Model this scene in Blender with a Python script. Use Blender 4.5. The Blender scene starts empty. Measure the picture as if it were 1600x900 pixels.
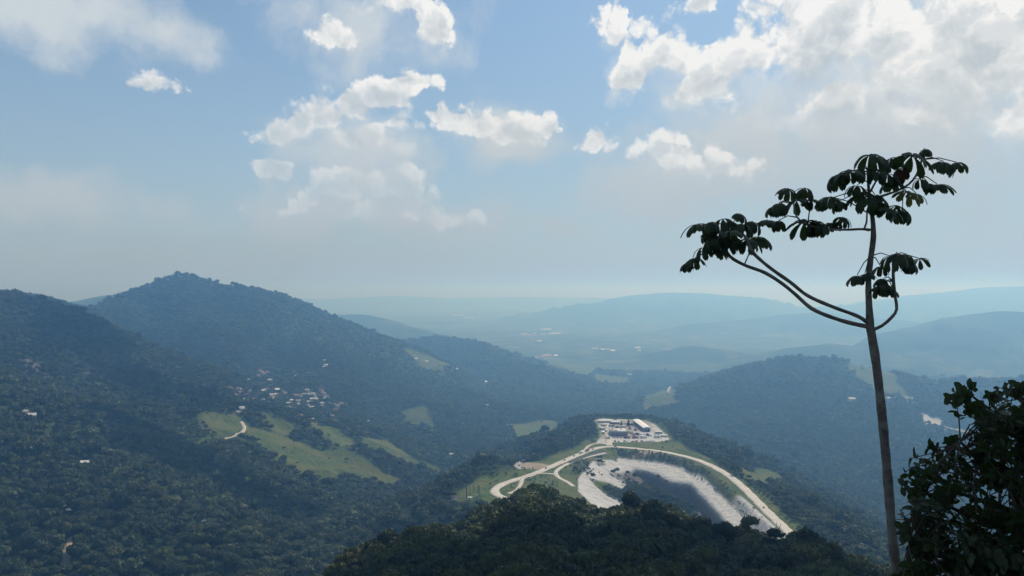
import bpy, bmesh, math, random
import numpy as np
from mathutils import Vector, Matrix
random.seed(7); RNG = np.random.default_rng(11)
R = math.radians
scene = bpy.context.scene
COL = scene.collection

# ---------------------------------------------------------------- camera
cam_data = bpy.data.cameras.new('camera'); cam = bpy.data.objects.new('camera', cam_data); COL.objects.link(cam)
cam_data.sensor_width = 36.0; cam_data.lens = 1244.0 * 36.0 / 1600.0
cam_data.clip_start = 0.2; cam_data.clip_end = 90000.0
cam.location = (0, 0, 400.0)
cam.rotation_euler = (R(90) + math.atan(5.0 / 1244.0), 0, 0)
scene.camera = cam

# ---------------------------------------------------------------- sun
SUN_AZ, SUN_EL = R(30), R(47)                       # ahead of the viewer and to the right
SUN_DIR = Vector((math.sin(SUN_AZ) * math.cos(SUN_EL), math.cos(SUN_AZ) * math.cos(SUN_EL), math.sin(SUN_EL)))
sun_data = bpy.data.lights.new('sun', 'SUN'); sun = bpy.data.objects.new('sun', sun_data); COL.objects.link(sun)
sun_data.energy = 4.2; sun_data.angle = R(0.55); sun_data.color = (1.0, 0.965, 0.91)
sun.rotation_euler = (-SUN_DIR).to_track_quat('-Z', 'Y').to_euler()
sun.location = (0, 0, 900)

# ---------------------------------------------------------------- sky with clouds
SKY_STRENGTH = 0.09
world = bpy.data.worlds.new('World'); scene.world = world; world.use_nodes = True
wt = world.node_tree; wt.nodes.clear()
def wn(t, **kw):
    n = wt.nodes.new(t)
    for k, v in kw.items(): setattr(n, k, v)
    return n
def sock(n, i, v):
    if hasattr(v, 'is_output'): wt.links.new(v, n.inputs[i])
    else: n.inputs[i].default_value = v
def m(op, a, b=0.0, c=0.0, clamp=False):
    n = wn('ShaderNodeMath', operation=op, use_clamp=clamp)
    sock(n, 0, a); sock(n, 1, b); sock(n, 2, c); return n.outputs[0]
def vm(op, a, b=(0, 0, 0)):
    n = wn('ShaderNodeVectorMath', operation=op); sock(n, 0, a)
    sock(n, 1, b); return n.outputs['Value'] if op == 'LENGTH' else n.outputs[0]
def ss(a, b, v):
    n = wn('ShaderNodeMapRange', interpolation_type='SMOOTHSTEP'); sock(n, 0, v); sock(n, 1, a); sock(n, 2, b); return n.outputs[0]
def mixc(f, a, b):
    n = wn('ShaderNodeMix', data_type='RGBA'); sock(n, 0, f); sock(n, 6, a); sock(n, 7, b); return n.outputs[2]
def noise(v, scale, detail=4, rough=.55):
    n = wn('ShaderNodeTexNoise', noise_dimensions='2D'); n.inputs['Scale'].default_value = scale; n.inputs['Detail'].default_value = detail; n.inputs['Roughness'].default_value = rough
    wt.links.new(v, n.inputs['Vector']); return n
def billow(v, scale, detail, rough=.5):
    n = wn('ShaderNodeTexVoronoi', feature='F1', voronoi_dimensions='2D'); n.inputs['Scale'].default_value = scale; n.inputs['Detail'].default_value = detail
    n.inputs['Roughness'].default_value = rough;
    wt.links.new(v, n.inputs['Vector']); return n.outputs['Distance']
sky = wn('ShaderNodeTexSky', sky_type='NISHITA', sun_disc=False, sun_elevation=SUN_EL, sun_rotation=SUN_AZ,
         altitude=400, air_density=1.0, dust_density=1.0, ozone_density=1.6)
tc = wn('ShaderNodeTexCoord'); sp = wn('ShaderNodeSeparateXYZ'); wt.links.new(tc.outputs['Generated'], sp.inputs[0])
az = m('ARCTAN2', sp.outputs[0], sp.outputs[1]); el = m('ARCSINE', sp.outputs[2])
cb = wn('ShaderNodeCombineXYZ'); wt.links.new(az, cb.inputs[0]); wt.links.new(el, cb.inputs[1]); P0 = cb.outputs[0]
w1 = vm('MULTIPLY', vm('SUBTRACT', noise(P0, 7, 6, .62).outputs['Color'], (.5, .5, .5)), (.075, .060, 0))
PW = vm('ADD', P0, w1)
PV = vm('ADD', P0, vm('MULTIPLY', w1, (.55, .55, 0)))
def direction(px, py):
    a = math.atan((px - 800) / 1244.0); return a, math.atan((455 - py) / 1244.0 * math.cos(a))
def cloud_field(blobs, PW):
    out = None
    for px, py, rx, ry, s in blobs:
        a, e = direction(px, py); k = math.cos(a) ** 2
        q = vm('MULTIPLY', vm('SUBTRACT', PW, (a, e, 0)), (1244 / (rx * k), 1244 / ry, 0))
        d = m('MULTIPLY_ADD', vm('LENGTH', q), -s, s)
        out = d if out is None else m('MAXIMUM', out, d)
    return out
HEAPED = [(948,42,42,46,1),(985,112,70,72,1),(1055,82,78,78,1),(1120,135,110,85,1),(1180,85,110,100,1),(1300,70,240,130,1.3),(1500,90,280,150,1.3),
 (1310,150,150,90,1),(1460,165,170,80,1),(1590,175,120,80,1),(1110,6,58,32,.9),(1300,195,60,34,.8),(922,220,44,30,.8),(1050,256,95,52,.75),(1130,275,90,30,.6),
 (440,213,64,26,.9),(480,205,64,36,.9),(522,190,74,50,1),(562,172,74,54,1),(602,150,74,50,1),(642,130,66,24,.8),(560,218,120,62,.85),(612,190,60,62,.7),
 (700,185,66,36,.9),(748,195,86,44,1),(800,212,76,42,.85),(430,272,46,30,.85),(470,312,86,42,.8),(540,298,78,50,.95),(612,298,64,50,.95),(560,328,170,42,.75),(690,345,110,24,.65),(650,330,90,32,.75),
 (228,132,40,16,.65),(520,48,56,28,.7),(612,0,76,48,.9),(662,40,46,60,.95)]
VEILS = [(1180,215,240,100,1),(1400,225,320,110,1),(1100,285,220,60,.9),(560,250,140,80,1),(800,222,120,54,1),(500,330,200,60,.9),(660,345,280,40,.8),
 (50,15,220,80,1),(170,32,130,60,1),(250,55,110,45,1),(100,310,240,46,.9),(860,352,90,22,.7),(1500,120,340,240,1),(560,30,190,90,.6),(1020,315,260,50,.6)]
frame_gap = m('MAXIMUM', ss(.66, .85, m('ABSOLUTE', az)), ss(.40, .56, el))            # beyond the view the same kind of broken cloud goes on
wide = noise(P0, 2.6, 3, .5).outputs['Fac']
elsewhere = m('MULTIPLY_ADD', frame_gap, m('MULTIPLY_ADD', wide, 5.0, -1.55), -1.0)
cloud_field_here = cloud_field(HEAPED, PW)
heaped = m('MAXIMUM', cloud_field_here, elsewhere)
above = cloud_field(HEAPED, vm('ADD', PW, (.004, .022, 0)))
under = ss(-.12, .30, m('SUBTRACT', above, cloud_field_here))                              # the lower side of a cloud: greyer and softer
veil = cloud_field(VEILS, PW)
Vb = billow(PV, 19, 5, .56)
Vl = billow(vm('ADD', PV, (.006, .014, 0)), 19, 5, .56)
fine = noise(PW, 45, 5, .65).outputs['Fac']
dens = m('ADD', m('MULTIPLY_ADD', Vb, -1.0, .72), m('ADD', m('MULTIPLY', heaped, 1.45), m('MULTIPLY_ADD', fine, .5, -.25)))
soft = noise(PW, 12, 5, .6).outputs['Fac']
edge = m('ADD', m('MULTIPLY_ADD', soft, .75, .05), m('MULTIPLY', under, 1.7))
a_heap = ss(.0, edge, dens)
a_veil = m('MULTIPLY', ss(-.15, .8, m('ADD', veil, m('MULTIPLY_ADD', soft, 1.5, -.75))), .86)
relief = m('MULTIPLY_ADD', m('SUBTRACT', Vl, Vb), 1.7, .55, clamp=True)
lit_under = m('MULTIPLY_ADD', under, -.38, 1.0)
thick = ss(.3, 1.5, m('ADD', dens, m('MULTIPLY_ADD', soft, 1.6, -.8)))
lit = m('MULTIPLY', m('MULTIPLY_ADD', thick, -.62, 1.08), m('MULTIPLY_ADD', relief, .66, .55))
lit = m('MULTIPLY', lit, lit_under)
lowfade = ss(.03, .27, el)                                                                # low clouds stand far off and dim into the haze
k_s = 1.0 / SKY_STRENGTH
def kcol(r, g, b): return (r * k_s, g * k_s, b * k_s, 1)
sunward = wn('ShaderNodeVectorMath', operation='DOT_PRODUCT'); wt.links.new(tc.outputs['Generated'], sunward.inputs[0]); sunward.inputs[1].default_value = SUN_DIR
glow = ss(.60, .84, sunward.outputs['Value'])                                             # water droplets scatter forwards: brighter towards the sun
lit = m('MULTIPLY', lit, m('MULTIPLY_ADD', lowfade, .32, m('MULTIPLY_ADD', glow, .40, .40)), clamp=True)
cloud_col = mixc(lit, kcol(.37, .47, .55), kcol(.95, .96, .96))
veil_col = mixc(lowfade, kcol(.445, .515, .575), kcol(.65, .715, .755))
tint = wn('ShaderNodeMix', data_type='RGBA', blend_type='MULTIPLY'); tint.inputs[0].default_value = 1; wt.links.new(sky.outputs[0], tint.inputs[6]); tint.inputs[7].default_value = (.92, 1.17, 1.25, 1)
air = m('POWER', 2.718, m('MULTIPLY', m('MAXIMUM', el, 0.0), -4.2))                      # thick air towards the horizon
blend = mixc(air, tint.outputs[2], kcol(.36, .44, .515))
blend = mixc(a_veil, blend, veil_col)
a_heap = m('MULTIPLY', a_heap, m('MULTIPLY_ADD', lowfade, .58, .36))
blend = mixc(a_heap, blend, cloud_col)
bg = wn('ShaderNodeBackground'); wt.links.new(blend, bg.inputs[0]); bg.inputs[1].default_value = SKY_STRENGTH
wo = wn('ShaderNodeOutputWorld'); wt.links.new(bg.outputs[0], wo.inputs[0])
world.cycles.sampling_method = 'MANUAL'; world.cycles.sample_map_resolution = 512

# ---------------------------------------------------------------- exposure and renderer
vs = scene.view_settings
vs.view_transform = 'Standard'; vs.look = 'None'; vs.exposure = 0.0; vs.gamma = 1.0; vs.use_curve_mapping = False
scene.render.engine = 'CYCLES'
cy = scene.cycles
cy.use_denoising = True; cy.max_bounces = 5; cy.diffuse_bounces = 2; cy.glossy_bounces = 1; cy.transmission_bounces = 2; cy.volume_bounces = 0; cy.transparent_max_bounces = 4
cy.use_adaptive_sampling = True; cy.adaptive_threshold = 0.01
cy.caustics_reflective = False; cy.caustics_refractive = False

# ---------------------------------------------------------------- terrain heights (metres, camera at x=y=0, z=400)
CZ, FPX, HZ = 400.0, 1244.0, 455.0
f32 = np.float32
def hash2(ix, iy, seed):
    h = (ix.astype(np.int64) * 374761393 + iy.astype(np.int64) * 668265263 + seed * 974634777) & 0xffffffff
    h = ((h ^ (h >> 13)) * 1274126177) & 0xffffffff
    return (((h ^ (h >> 16)) & 0xffff) / 65535.0).astype(f32)
def vnoise(x, y, seed=0):
    ix = np.floor(x); iy = np.floor(y); fx = (x - ix).astype(f32); fy = (y - iy).astype(f32)
    fx = fx * fx * (3 - 2 * fx); fy = fy * fy * (3 - 2 * fy)
    a = hash2(ix, iy, seed); b = hash2(ix + 1, iy, seed); c = hash2(ix, iy + 1, seed); d = hash2(ix + 1, iy + 1, seed)
    return (a + (b - a) * fx) * (1 - fy) + (c + (d - c) * fx) * fy          # 0..1
def fbm(x, y, wl, octs, seed=0, gain=.5):
    s = 0; amp = 1; tot = 0
    for o in range(octs):
        s = s + amp * vnoise(x / wl + 17.3 * o, y / wl - 9.1 * o, seed + o); tot += amp; amp *= gain; wl *= .5
    return s / tot
def ridged(x, y, wl, octs, seed=0, gain=.5):
    s = 0; amp = 1; tot = 0
    for o in range(octs):
        n = 1 - np.abs(2 * vnoise(x / wl + 11.7 * o, y / wl + 5.3 * o, seed + o) - 1)
        s = s + amp * n; tot += amp; amp *= gain; wl *= .5
    return s / tot
def sstep(a, b, v):
    t = np.clip((v - a) / (b - a), 0, 1); return t * t * (3 - 2 * t)
def smax(a, b, k):
    h = np.clip(.5 + .5 * (a - b) / k, 0, 1)
    return b + (a - b) * h + k * h * (1 - h)
def at(px, py, D):
    """a sight line of the photograph followed to the distance D"""
    return ((px - 800) / FPX * D, D, CZ - (py - HZ) / FPX * D)
def at_level(px, py, z):
    return at(px, py, (CZ - z) * FPX / (py - HZ))
def seg_dist(x, y, ax, ay, bx, by):
    dx, dy = bx - ax, by - ay
    t = np.clip(((x - ax) * dx + (y - ay) * dy) / (dx * dx + dy * dy + 1e-9), 0, 1)
    return np.sqrt((x - ax - t * dx) ** 2 + (y - ay - t * dy) ** 2), t
def poly_dist(x, y, poly, closed=True):
    d = np.full(np.shape(x), 1e9, f32); n = len(poly)
    for i in range(n if closed else n - 1):
        a, b = poly[i], poly[(i + 1) % n]
        d = np.minimum(d, seg_dist(x, y, a[0], a[1], b[0], b[1])[0])
    return d
def inside(x, y, poly):
    r = np.zeros(np.shape(x), bool); n = len(poly)
    for i in range(n):
        (ax, ay), (bx, by) = poly[i][:2], poly[(i + 1) % n][:2]
        c = ((ay > y) != (by > y))
        r ^= c & (x < (bx - ax) * (y - ay) / (by - ay + 1e-12) + ax)
    return r
def sdist(x, y, poly):
    d = poly_dist(x, y, poly)
    return np.where(inside(x, y, poly), -d, d)

# ridge lines: ([(px, py, distance)...], slope, crest roundness, canopy height taken off, gully relief)
RIDGES = [
 # long mountain with the pointed peak
 ([(-420,400,1900),(-120,438,2000),(0,456,2050),(45,459,2200),(70,463,2250),(125,480,2400),(180,475,2600),(213,461,2700),(240,452,2750),(268,436,2790),(290,429,2800),(312,435,2810),(340,446,2800),(370,445,2820),(400,451,2860),(430,458,2900),(465,473,2950),(500,489,3000),(540,508,3000),(575,530,3000),(605,556,2950)], .62, 45, 10, 70),
 ([(605,556,2950),(660,585,2800),(720,612,2650),(800,640,2450),(860,655,2250)], .42, 60, 10, 40),
 ([(290,429,2800),(310,500,2500),(330,550,2350)], .55, 60, 10, 40),
 ([(430,458,2900),(470,530,2600),(520,580,2350)], .5, 60, 10, 40),
 ([(540,508,3000),(590,580,2600),(650,625,2250)], .45, 60, 10, 40),
 # dark spur running down in front of it
 ([(-420,380,1300),(-150,415,1500),(0,455,1600),(50,492,1650),(100,535,1680),(150,568,1700),(200,592,1720),(260,622,1720),(330,648,1720),(385,668,1700)], .50, 40, 10, 45),
 ([(0,455,1600),(40,540,1400),(90,610,1250),(150,680,1120)], .42, 60, 10, 35),
 ([(-200,520,1200),(-60,600,1050),(30,690,930),(80,760,850)], .40, 60, 10, 30),
 ([(200,592,1720),(240,650,1500),(290,710,1300),(330,765,1150)], .42, 60, 10, 30),
 # small hill peeping over the saddle
 ([(60,500,4600),(140,473,4600),(165,461,4600),(195,457,4600),(225,458,4600),(280,470,4600)], .45, 60, 3, 40),
 # rounded pasture spurs in the valley
 ([(385,668,1700),(430,683,1620),(480,697,1540),(530,703,1480),(570,718,1440),(612,750,1400)], .52, 22, -9, 6),
 ([(405,684,1560),(450,715,1480),(500,742,1420)], .52, 18, -9, 5),
 ([(470,652,1980),(500,665,1900),(530,678,1820),(558,700,1760)], .5, 20, -9, 5),
 ([(565,688,1880),(600,693,1800),(635,712,1720),(680,735,1640)], .5, 20, -9, 5),
 # hills of the middle distance
 ([(420,488,6500),(520,492,6300),(560,491,6200),(592,498,6000),(640,512,5600),(700,540,5200)], .35, 120, 0, 70),
 ([(590,545,4200),(615,532,4100),(640,533,4050),(680,527,4000),(720,531,3900),(760,551,3700),(800,566,3500),(850,586,3300),(920,612,3100),(990,640,2800)], .36, 90, 6, 45),
 # right side
 ([(1000,655,2500),(1050,630,2600),(1100,604,2700),(1150,588,2750),(1200,572,2800),(1250,560,2800),(1290,560,2800),(1330,570,2750),(1380,592,2700),(1425,622,2600),(1470,650,2500)], .36, 90, 8, 45),
 ([(1250,560,2800),(1230,630,2400),(1210,690,2050),(1190,740,1800)], .34, 90, 8, 40),
 ([(1330,570,2750),(1370,640,2300),(1400,700,1950),(1430,770,1650)], .34, 90, 8, 40),
 ([(1425,640,2700),(1470,606,2700),(1510,593,2700),(1560,594,2700),(1640,590,2700),(1800,570,2700)], .42, 70, 8, 40),
 ([(1560,594,2700),(1560,660,2200),(1570,760,1650)], .4, 70, 8, 30),
 ([(960,585,4900),(1000,562,5000),(1040,548,5000),(1080,540,5000),(1130,545,4900),(1170,560,4800),(1200,575,4600)], .36, 90, 4, 50),
 ([(1150,572,4400),(1200,552,4500),(1250,541,4500),(1300,536,4500),(1350,541,4400),(1400,552,4300),(1480,590,4000)], .36, 100, 4, 50),
 ([(1340,560,4600),(1390,528,4700),(1430,514,4800),(1480,498,4900),(1530,489,5000),(1570,485,5000),(1620,488,5000),(1760,480,5000),(2000,460,5000)], .40, 120, 4, 80),
 ([(1050,520,7400),(1100,505,7500),(1160,500,7600),(1230,491,7600),(1280,488,7600),(1340,494,7500),(1400,500,7400)], .3, 200, 0, 80),
 ([(840,505,10500),(900,490,10500),(960,470,10600),(1010,460,10700),(1050,457,10800),(1090,458,10800),(1140,462,10800),(1190,474,10600),(1250,480,10500),(1330,478,10500),(1400,468,10500),(1480,457,10500),(1560,448,10500),(1640,446,10500),(1800,440,10500)], .26, 400, 0, 140),
 ([(300,470,17000),(420,464,17000),(500,468,17000),(620,462,18000),(700,466,18000),(800,464,18000),(1000,466,18000)], .2, 500, 0, 120),
 # wooded near hill: the spur that the viewpoint stands on
 ([(640,840,425),(690,814,460),(755,808,505),(830,784,535),(880,776,540),(940,786,515),(1000,798,480),(1080,806,455),(1150,812,440),(1200,826,428),(1250,852,408),(1300,888,392)], .62, 18, 15, 10),
 ([(640,840,425),(590,880,400),(555,915,380),(530,960,360)], .62, 18, 15, 10),
 ([(1300,888,392),(1325,925,380),(1350,980,360)], .62, 18, 15, 10),
]
SPUR = [[(0,-40,399),(0,60,356),(-18,180,312),(-48,425,258)],[(0,60,356),(10,250,300),(15,520,262)],[(0,60,356),(40,250,302),(80,480,263)],[(0,60,356),(70,200,306),(150,408,263)],[(0,60,356),(75,180,302),(145,350,264)],[(0,60,356),(-30,200,302),(-60,370,255)],
        [(0,-40,399),(60,-300,470),(200,-900,640)],[(0,60,356),(30,120,330)]]
ridge_pts = [([at(*p) for p in pts], s, w, c, g) for pts, s, w, c, g in RIDGES]
ridge_pts = [([(a, b, z - c) for a, b, z in P], s, w, c, g) for P, s, w, c, g in ridge_pts]
ridge_pts += [(P, .66, 14, 0, 8) for P in SPUR]

# the bulldozed hill top with the yard, its roads and the quarry (all near z = 150)
TOP = 150.0
MESA = [(306,640),(308,800),(308,1020),(304,1100),(292,1190),(278,1250),(278,1320),(282,1500),(268,1575),(160,1585),(146,1480),(136,1335),(98,1268),(55,1210),(15,1135),(-22,1068),(-48,1012),(-48,962),(-20,925),(40,860),(60,640)]
PIT_FAR = [(131,1214),(165,1264),(202,1246),(239,1226),(266,1180),(276,1100),(276,700)]
PIT_NEAR = [(110,700),(100,900),(82,1000),(90,1072),(131,1214)]
PIT = PIT_FAR + PIT_NEAR[:-1]
def far_edge(X, Y):
    return np.minimum(poly_dist(X, Y, PIT_FAR[:5] + [(272, 1150)], False), np.where(Y < 1175, np.maximum(276 - X, 0) * 1.9, 1e3))
HEAP = [(140,1066,128),(160,1060,139),(182,1052,139),(222,1036,124),(252,996,110),(262,930,104)]
def height(x, y):
    x = np.asarray(x, f32); y = np.asarray(y, f32)
    r = np.sqrt(x * x + y * y)
    side = sstep(-250, 650, x)
    base = (40 + 50 * sstep(1500, 800, r)) * (1 - side) - 25 * side - 40 * sstep(2300, 4500, r) * (1 - side) + 15 * sstep(4000, 8000, r) * side
    base = base + 40 * sstep(0, -700, x) * sstep(2300, 1200, y)
    base = base + (fbm(x, y, 900, 4, 3) - .5) * (20 + 40 * sstep(3000, 5500, r)) + 28 * sstep(.55, .9, ridged(x, y, 1500, 3, 12)) * sstep(3500, 6000, r)
    h = base.astype(f32)
    wx = (fbm(x, y, 420, 3, 40) - .5) * 130; wy = (fbm(x, y, 420, 3, 50) - .5) * 130
    wf = sstep(500, 1400, r)
    rg = (ridged(x + wx * .4, y + wy * .4, 380, 5, 7) - .62) * 1.5 * sstep(250, 500, r)
    fine = (fbm(x, y, 45, 3, 21) - .5) * sstep(60, 200, r)
    for P, s, w, c, g in ridge_pts:
        zm = np.full(h.shape, -1e5, f32); dm = np.zeros(h.shape, f32)
        for a, b in zip(P[:-1], P[1:]):
            d, t = seg_dist(x, y, a[0], a[1], b[0], b[1])
            f = np.clip(d / 250, 0, 1) * wf
            d, t = seg_dist(x + wx * f, y + wy * f, a[0], a[1], b[0], b[1])
            dr = s * (np.sqrt(d * d + w * w) - w)
            dr = np.where(dr > 200, 200 + (dr - 200) * .7, dr)
            z = a[2] + (b[2] - a[2]) * t - dr
            q = np.clip(.5 + .5 * (z - zm) / 45, 0, 1); dm = dm + (dr - dm) * q
            zm = np.maximum(zm, z)
        zm = zm + rg * g * sstep(0, 110, dm) + fine * min(5, g * .12)
        h = smax(zm, h, 14 if c or g > 8 else 5)
    # hill top with the yard and quarry
    near = (r > 450) & (r < 2100) & (x > -500) & (x < 800)
    if near.any():
        X = x[near]; Y = y[near]; H = h[near]
        sd = sdist(X, Y, MESA)
        o = np.maximum(sd, 0)
        sl = .44 - .08 * sstep(60, -40, X) * sstep(1250, 1050, Y)
        hb = TOP - sl * (np.sqrt(o * o + 64) - 8) + (ridged(X, Y, 150, 4, 77) - .6) * 26 * sstep(5, 70, o)
        hb = hb + 13 * np.exp(-(((X - 92) / 42) ** 2 + ((Y - 1372) / 75) ** 2))          # wooded knoll beside the yard
        hb = hb + 16 * np.exp(-(((X + 45) / 45) ** 2 + ((Y - 1120) / 60) ** 2))
        H = smax(hb, H, 10)
        flat = sstep(6, -6, sd) * sstep(560, 760, Y)
        H = H * (1 - flat) + TOP * flat
        ip = inside(X, Y, PIT)
        dF = far_edge(X, Y); dN = poly_dist(X, Y, PIT_NEAR, False)
        nz = (fbm(X, Y, 26, 3, 91) - .5)
        dFn = dF + nz * 9
        zF = np.interp(dFn, [0, 4, 18, 50, 56, 69, 400], [150, 149, 138.5, 135, 132, 96, 92])
        zN = 150 - np.maximum(dN - 3, 0) * (.42 + .1 * nz) - 1.6 * np.abs(np.sin(Y / 9 + X / 14 + nz * 6)) * sstep(3, 20, dN)
        zp = np.maximum(zF, zN)
        zp = np.maximum(zp, 97 + nz * 5)
        for a_, b_ in zip(HEAP[:-1], HEAP[1:]):                                              # overgrown heap left standing in the pit
            d_, t_ = seg_dist(X, Y, a_[0], a_[1], b_[0], b_[1]); zp = np.maximum(zp, a_[2] + (b_[2] - a_[2]) * t_ - .85 * (np.sqrt(d_ * d_ + 36) - 6) + nz * 4)
        zp = np.minimum(zp, TOP)
        H = np.where(ip & (Y > 700), zp * sstep(700, 800, Y) + H * (1 - sstep(700, 800, Y)), H)
        h = h.copy(); h[near] = H
    # ledge for the viewpoint
    h = np.where(r < 6, np.minimum(h, 398.3), h)
    return h
# ground grid: fine fan towards the view, coarse behind
TH = np.concatenate([np.linspace(-180, -44, 50)[:-1], np.linspace(-44, 44, 800), np.linspace(44, 180, 50)[1:-1]]) * math.pi / 180
RR = np.concatenate([np.geomspace(2, 200, 50)[:-1], np.linspace(200, 640, 111)[:-1], np.linspace(640, 1620, 330)[:-1], np.geomspace(1620, 5200, 340)[:-1], np.geomspace(5200, 45000, 150)])
TG, RG = np.meshgrid(TH, RR)
GX = (RG * np.sin(TG)).astype(f32); GY = (RG * np.cos(TG)).astype(f32)
GZ = height(GX, GY)
def ground_z(x, y):
    """height of the ground sheet itself under a point"""
    x = np.asarray(x, float); y = np.asarray(y, float)
    r = np.clip(np.hypot(x, y), RR[0], RR[-1] * .999); th = np.clip(np.arctan2(x, y), TH[0], TH[-1] - 1e-6)
    i = np.clip(np.searchsorted(RR, r) - 1, 0, len(RR) - 2); j = np.clip(np.searchsorted(TH, th) - 1, 0, len(TH) - 2)
    fi = (r - RR[i]) / (RR[i + 1] - RR[i]); fj = (th - TH[j]) / (TH[j + 1] - TH[j])
    return (GZ[i, j] * (1 - fi) + GZ[i + 1, j] * fi) * (1 - fj) + (GZ[i, j + 1] * (1 - fi) + GZ[i + 1, j + 1] * fi) * fj
RAYD = np.geomspace(120, 30000, 5000)
def hit(px, py, dmin=120):
    """where a sight line of the photograph meets the ground"""
    X = (px - 800) / FPX * RAYD; Z = CZ - (py - HZ) / FPX * RAYD
    g = ground_z(X, RAYD)
    k = np.nonzero((Z <= g) & (RAYD > dmin))[0]
    if not len(k): return None
    k = k[0]; return (float(X[k]), float(RAYD[k]), float(g[k]))
# ---------------------------------------------------------------- land cover: outlines traced on the ground
def outline(pts, dmin=600):
    out = [hit(px, py, dmin) for px, py in pts]
    return [(p[0], p[1]) for p in out if p]
PASTURE = [outline(p) for p in (
 [(393,672),(430,684),(480,698),(530,703),(566,717),(592,736),(613,750),(590,756),(555,748),(525,738),(508,744),(470,736),(440,712),(410,692)],
 [(488,662),(520,672),(550,690),(558,701),(535,698),(508,684)],
 [(420,657),(450,668),(462,676),(440,674)],
 [(572,690),(602,692),(634,711),(690,737),(655,732),(610,716),(575,706)],
 [(634,645),(664,640),(673,668),(642,662)],
 [(330,652),(362,654),(374,664),(350,674),(325,668)],
 [(800,664),(862,658),(868,676),(812,684)],
 [(1320,566),(1345,568),(1400,600),(1420,622),(1380,612),(1335,585)],
 [(1165,738),(1210,742),(1215,752),(1178,752)],
 [(1008,620),(1050,608),(1052,630),(1012,640)],
 [(850,560),(930,575),(915,588),(860,575)],
 [(930,585),(985,592),(975,602),(935,598)],
 [(520,500),(590,500),(612,520),(575,525)],
 [(640,548),(700,570),(690,585),(650,570)],
)]
PASTURE = [p for p in PASTURE if len(p) > 2]
QUARRY_SCAR = [outline(p) for p in ([(1442,645),(1456,652),(1470,656),(1462,664),(1443,662)], [(1460,664),(1500,671),(1498,675),(1462,669)], [(1416,622),(1428,622),(1427,630),(1417,630)])]
ROCK = [outline(p) for p in ([(38,556),(52,575),(62,600),(72,606),(66,590),(50,560)], [(95,540),(130,560),(145,578),(135,580),(105,556)], [(690,785),(708,772),(716,776),(706,790)])]
YARD = [(150,1302),(160,1318),(245,1322),(256,1330),(266,1345),(268,1400),(268,1500),(256,1545),(180,1560),(162,1540),(160,1450),(152,1370),(140,1312)]
MAST_GREEN = outline([(700,790),(722,765),(750,744),(770,750),(768,770),(772,780),(745,784),(715,792)], 800)
LAYBY = outline([(802,722),(820,720),(826,730),(812,733),(803,728)], 800)
TRACKS = [[p[:2] for p in (hit(a, b, 600) for a, b in l_) if p] for l_ in ([(102,884),(106,870),(108,858),(111,850),(114,842)], [(276,795),(280,786),(284,777)])]
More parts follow.
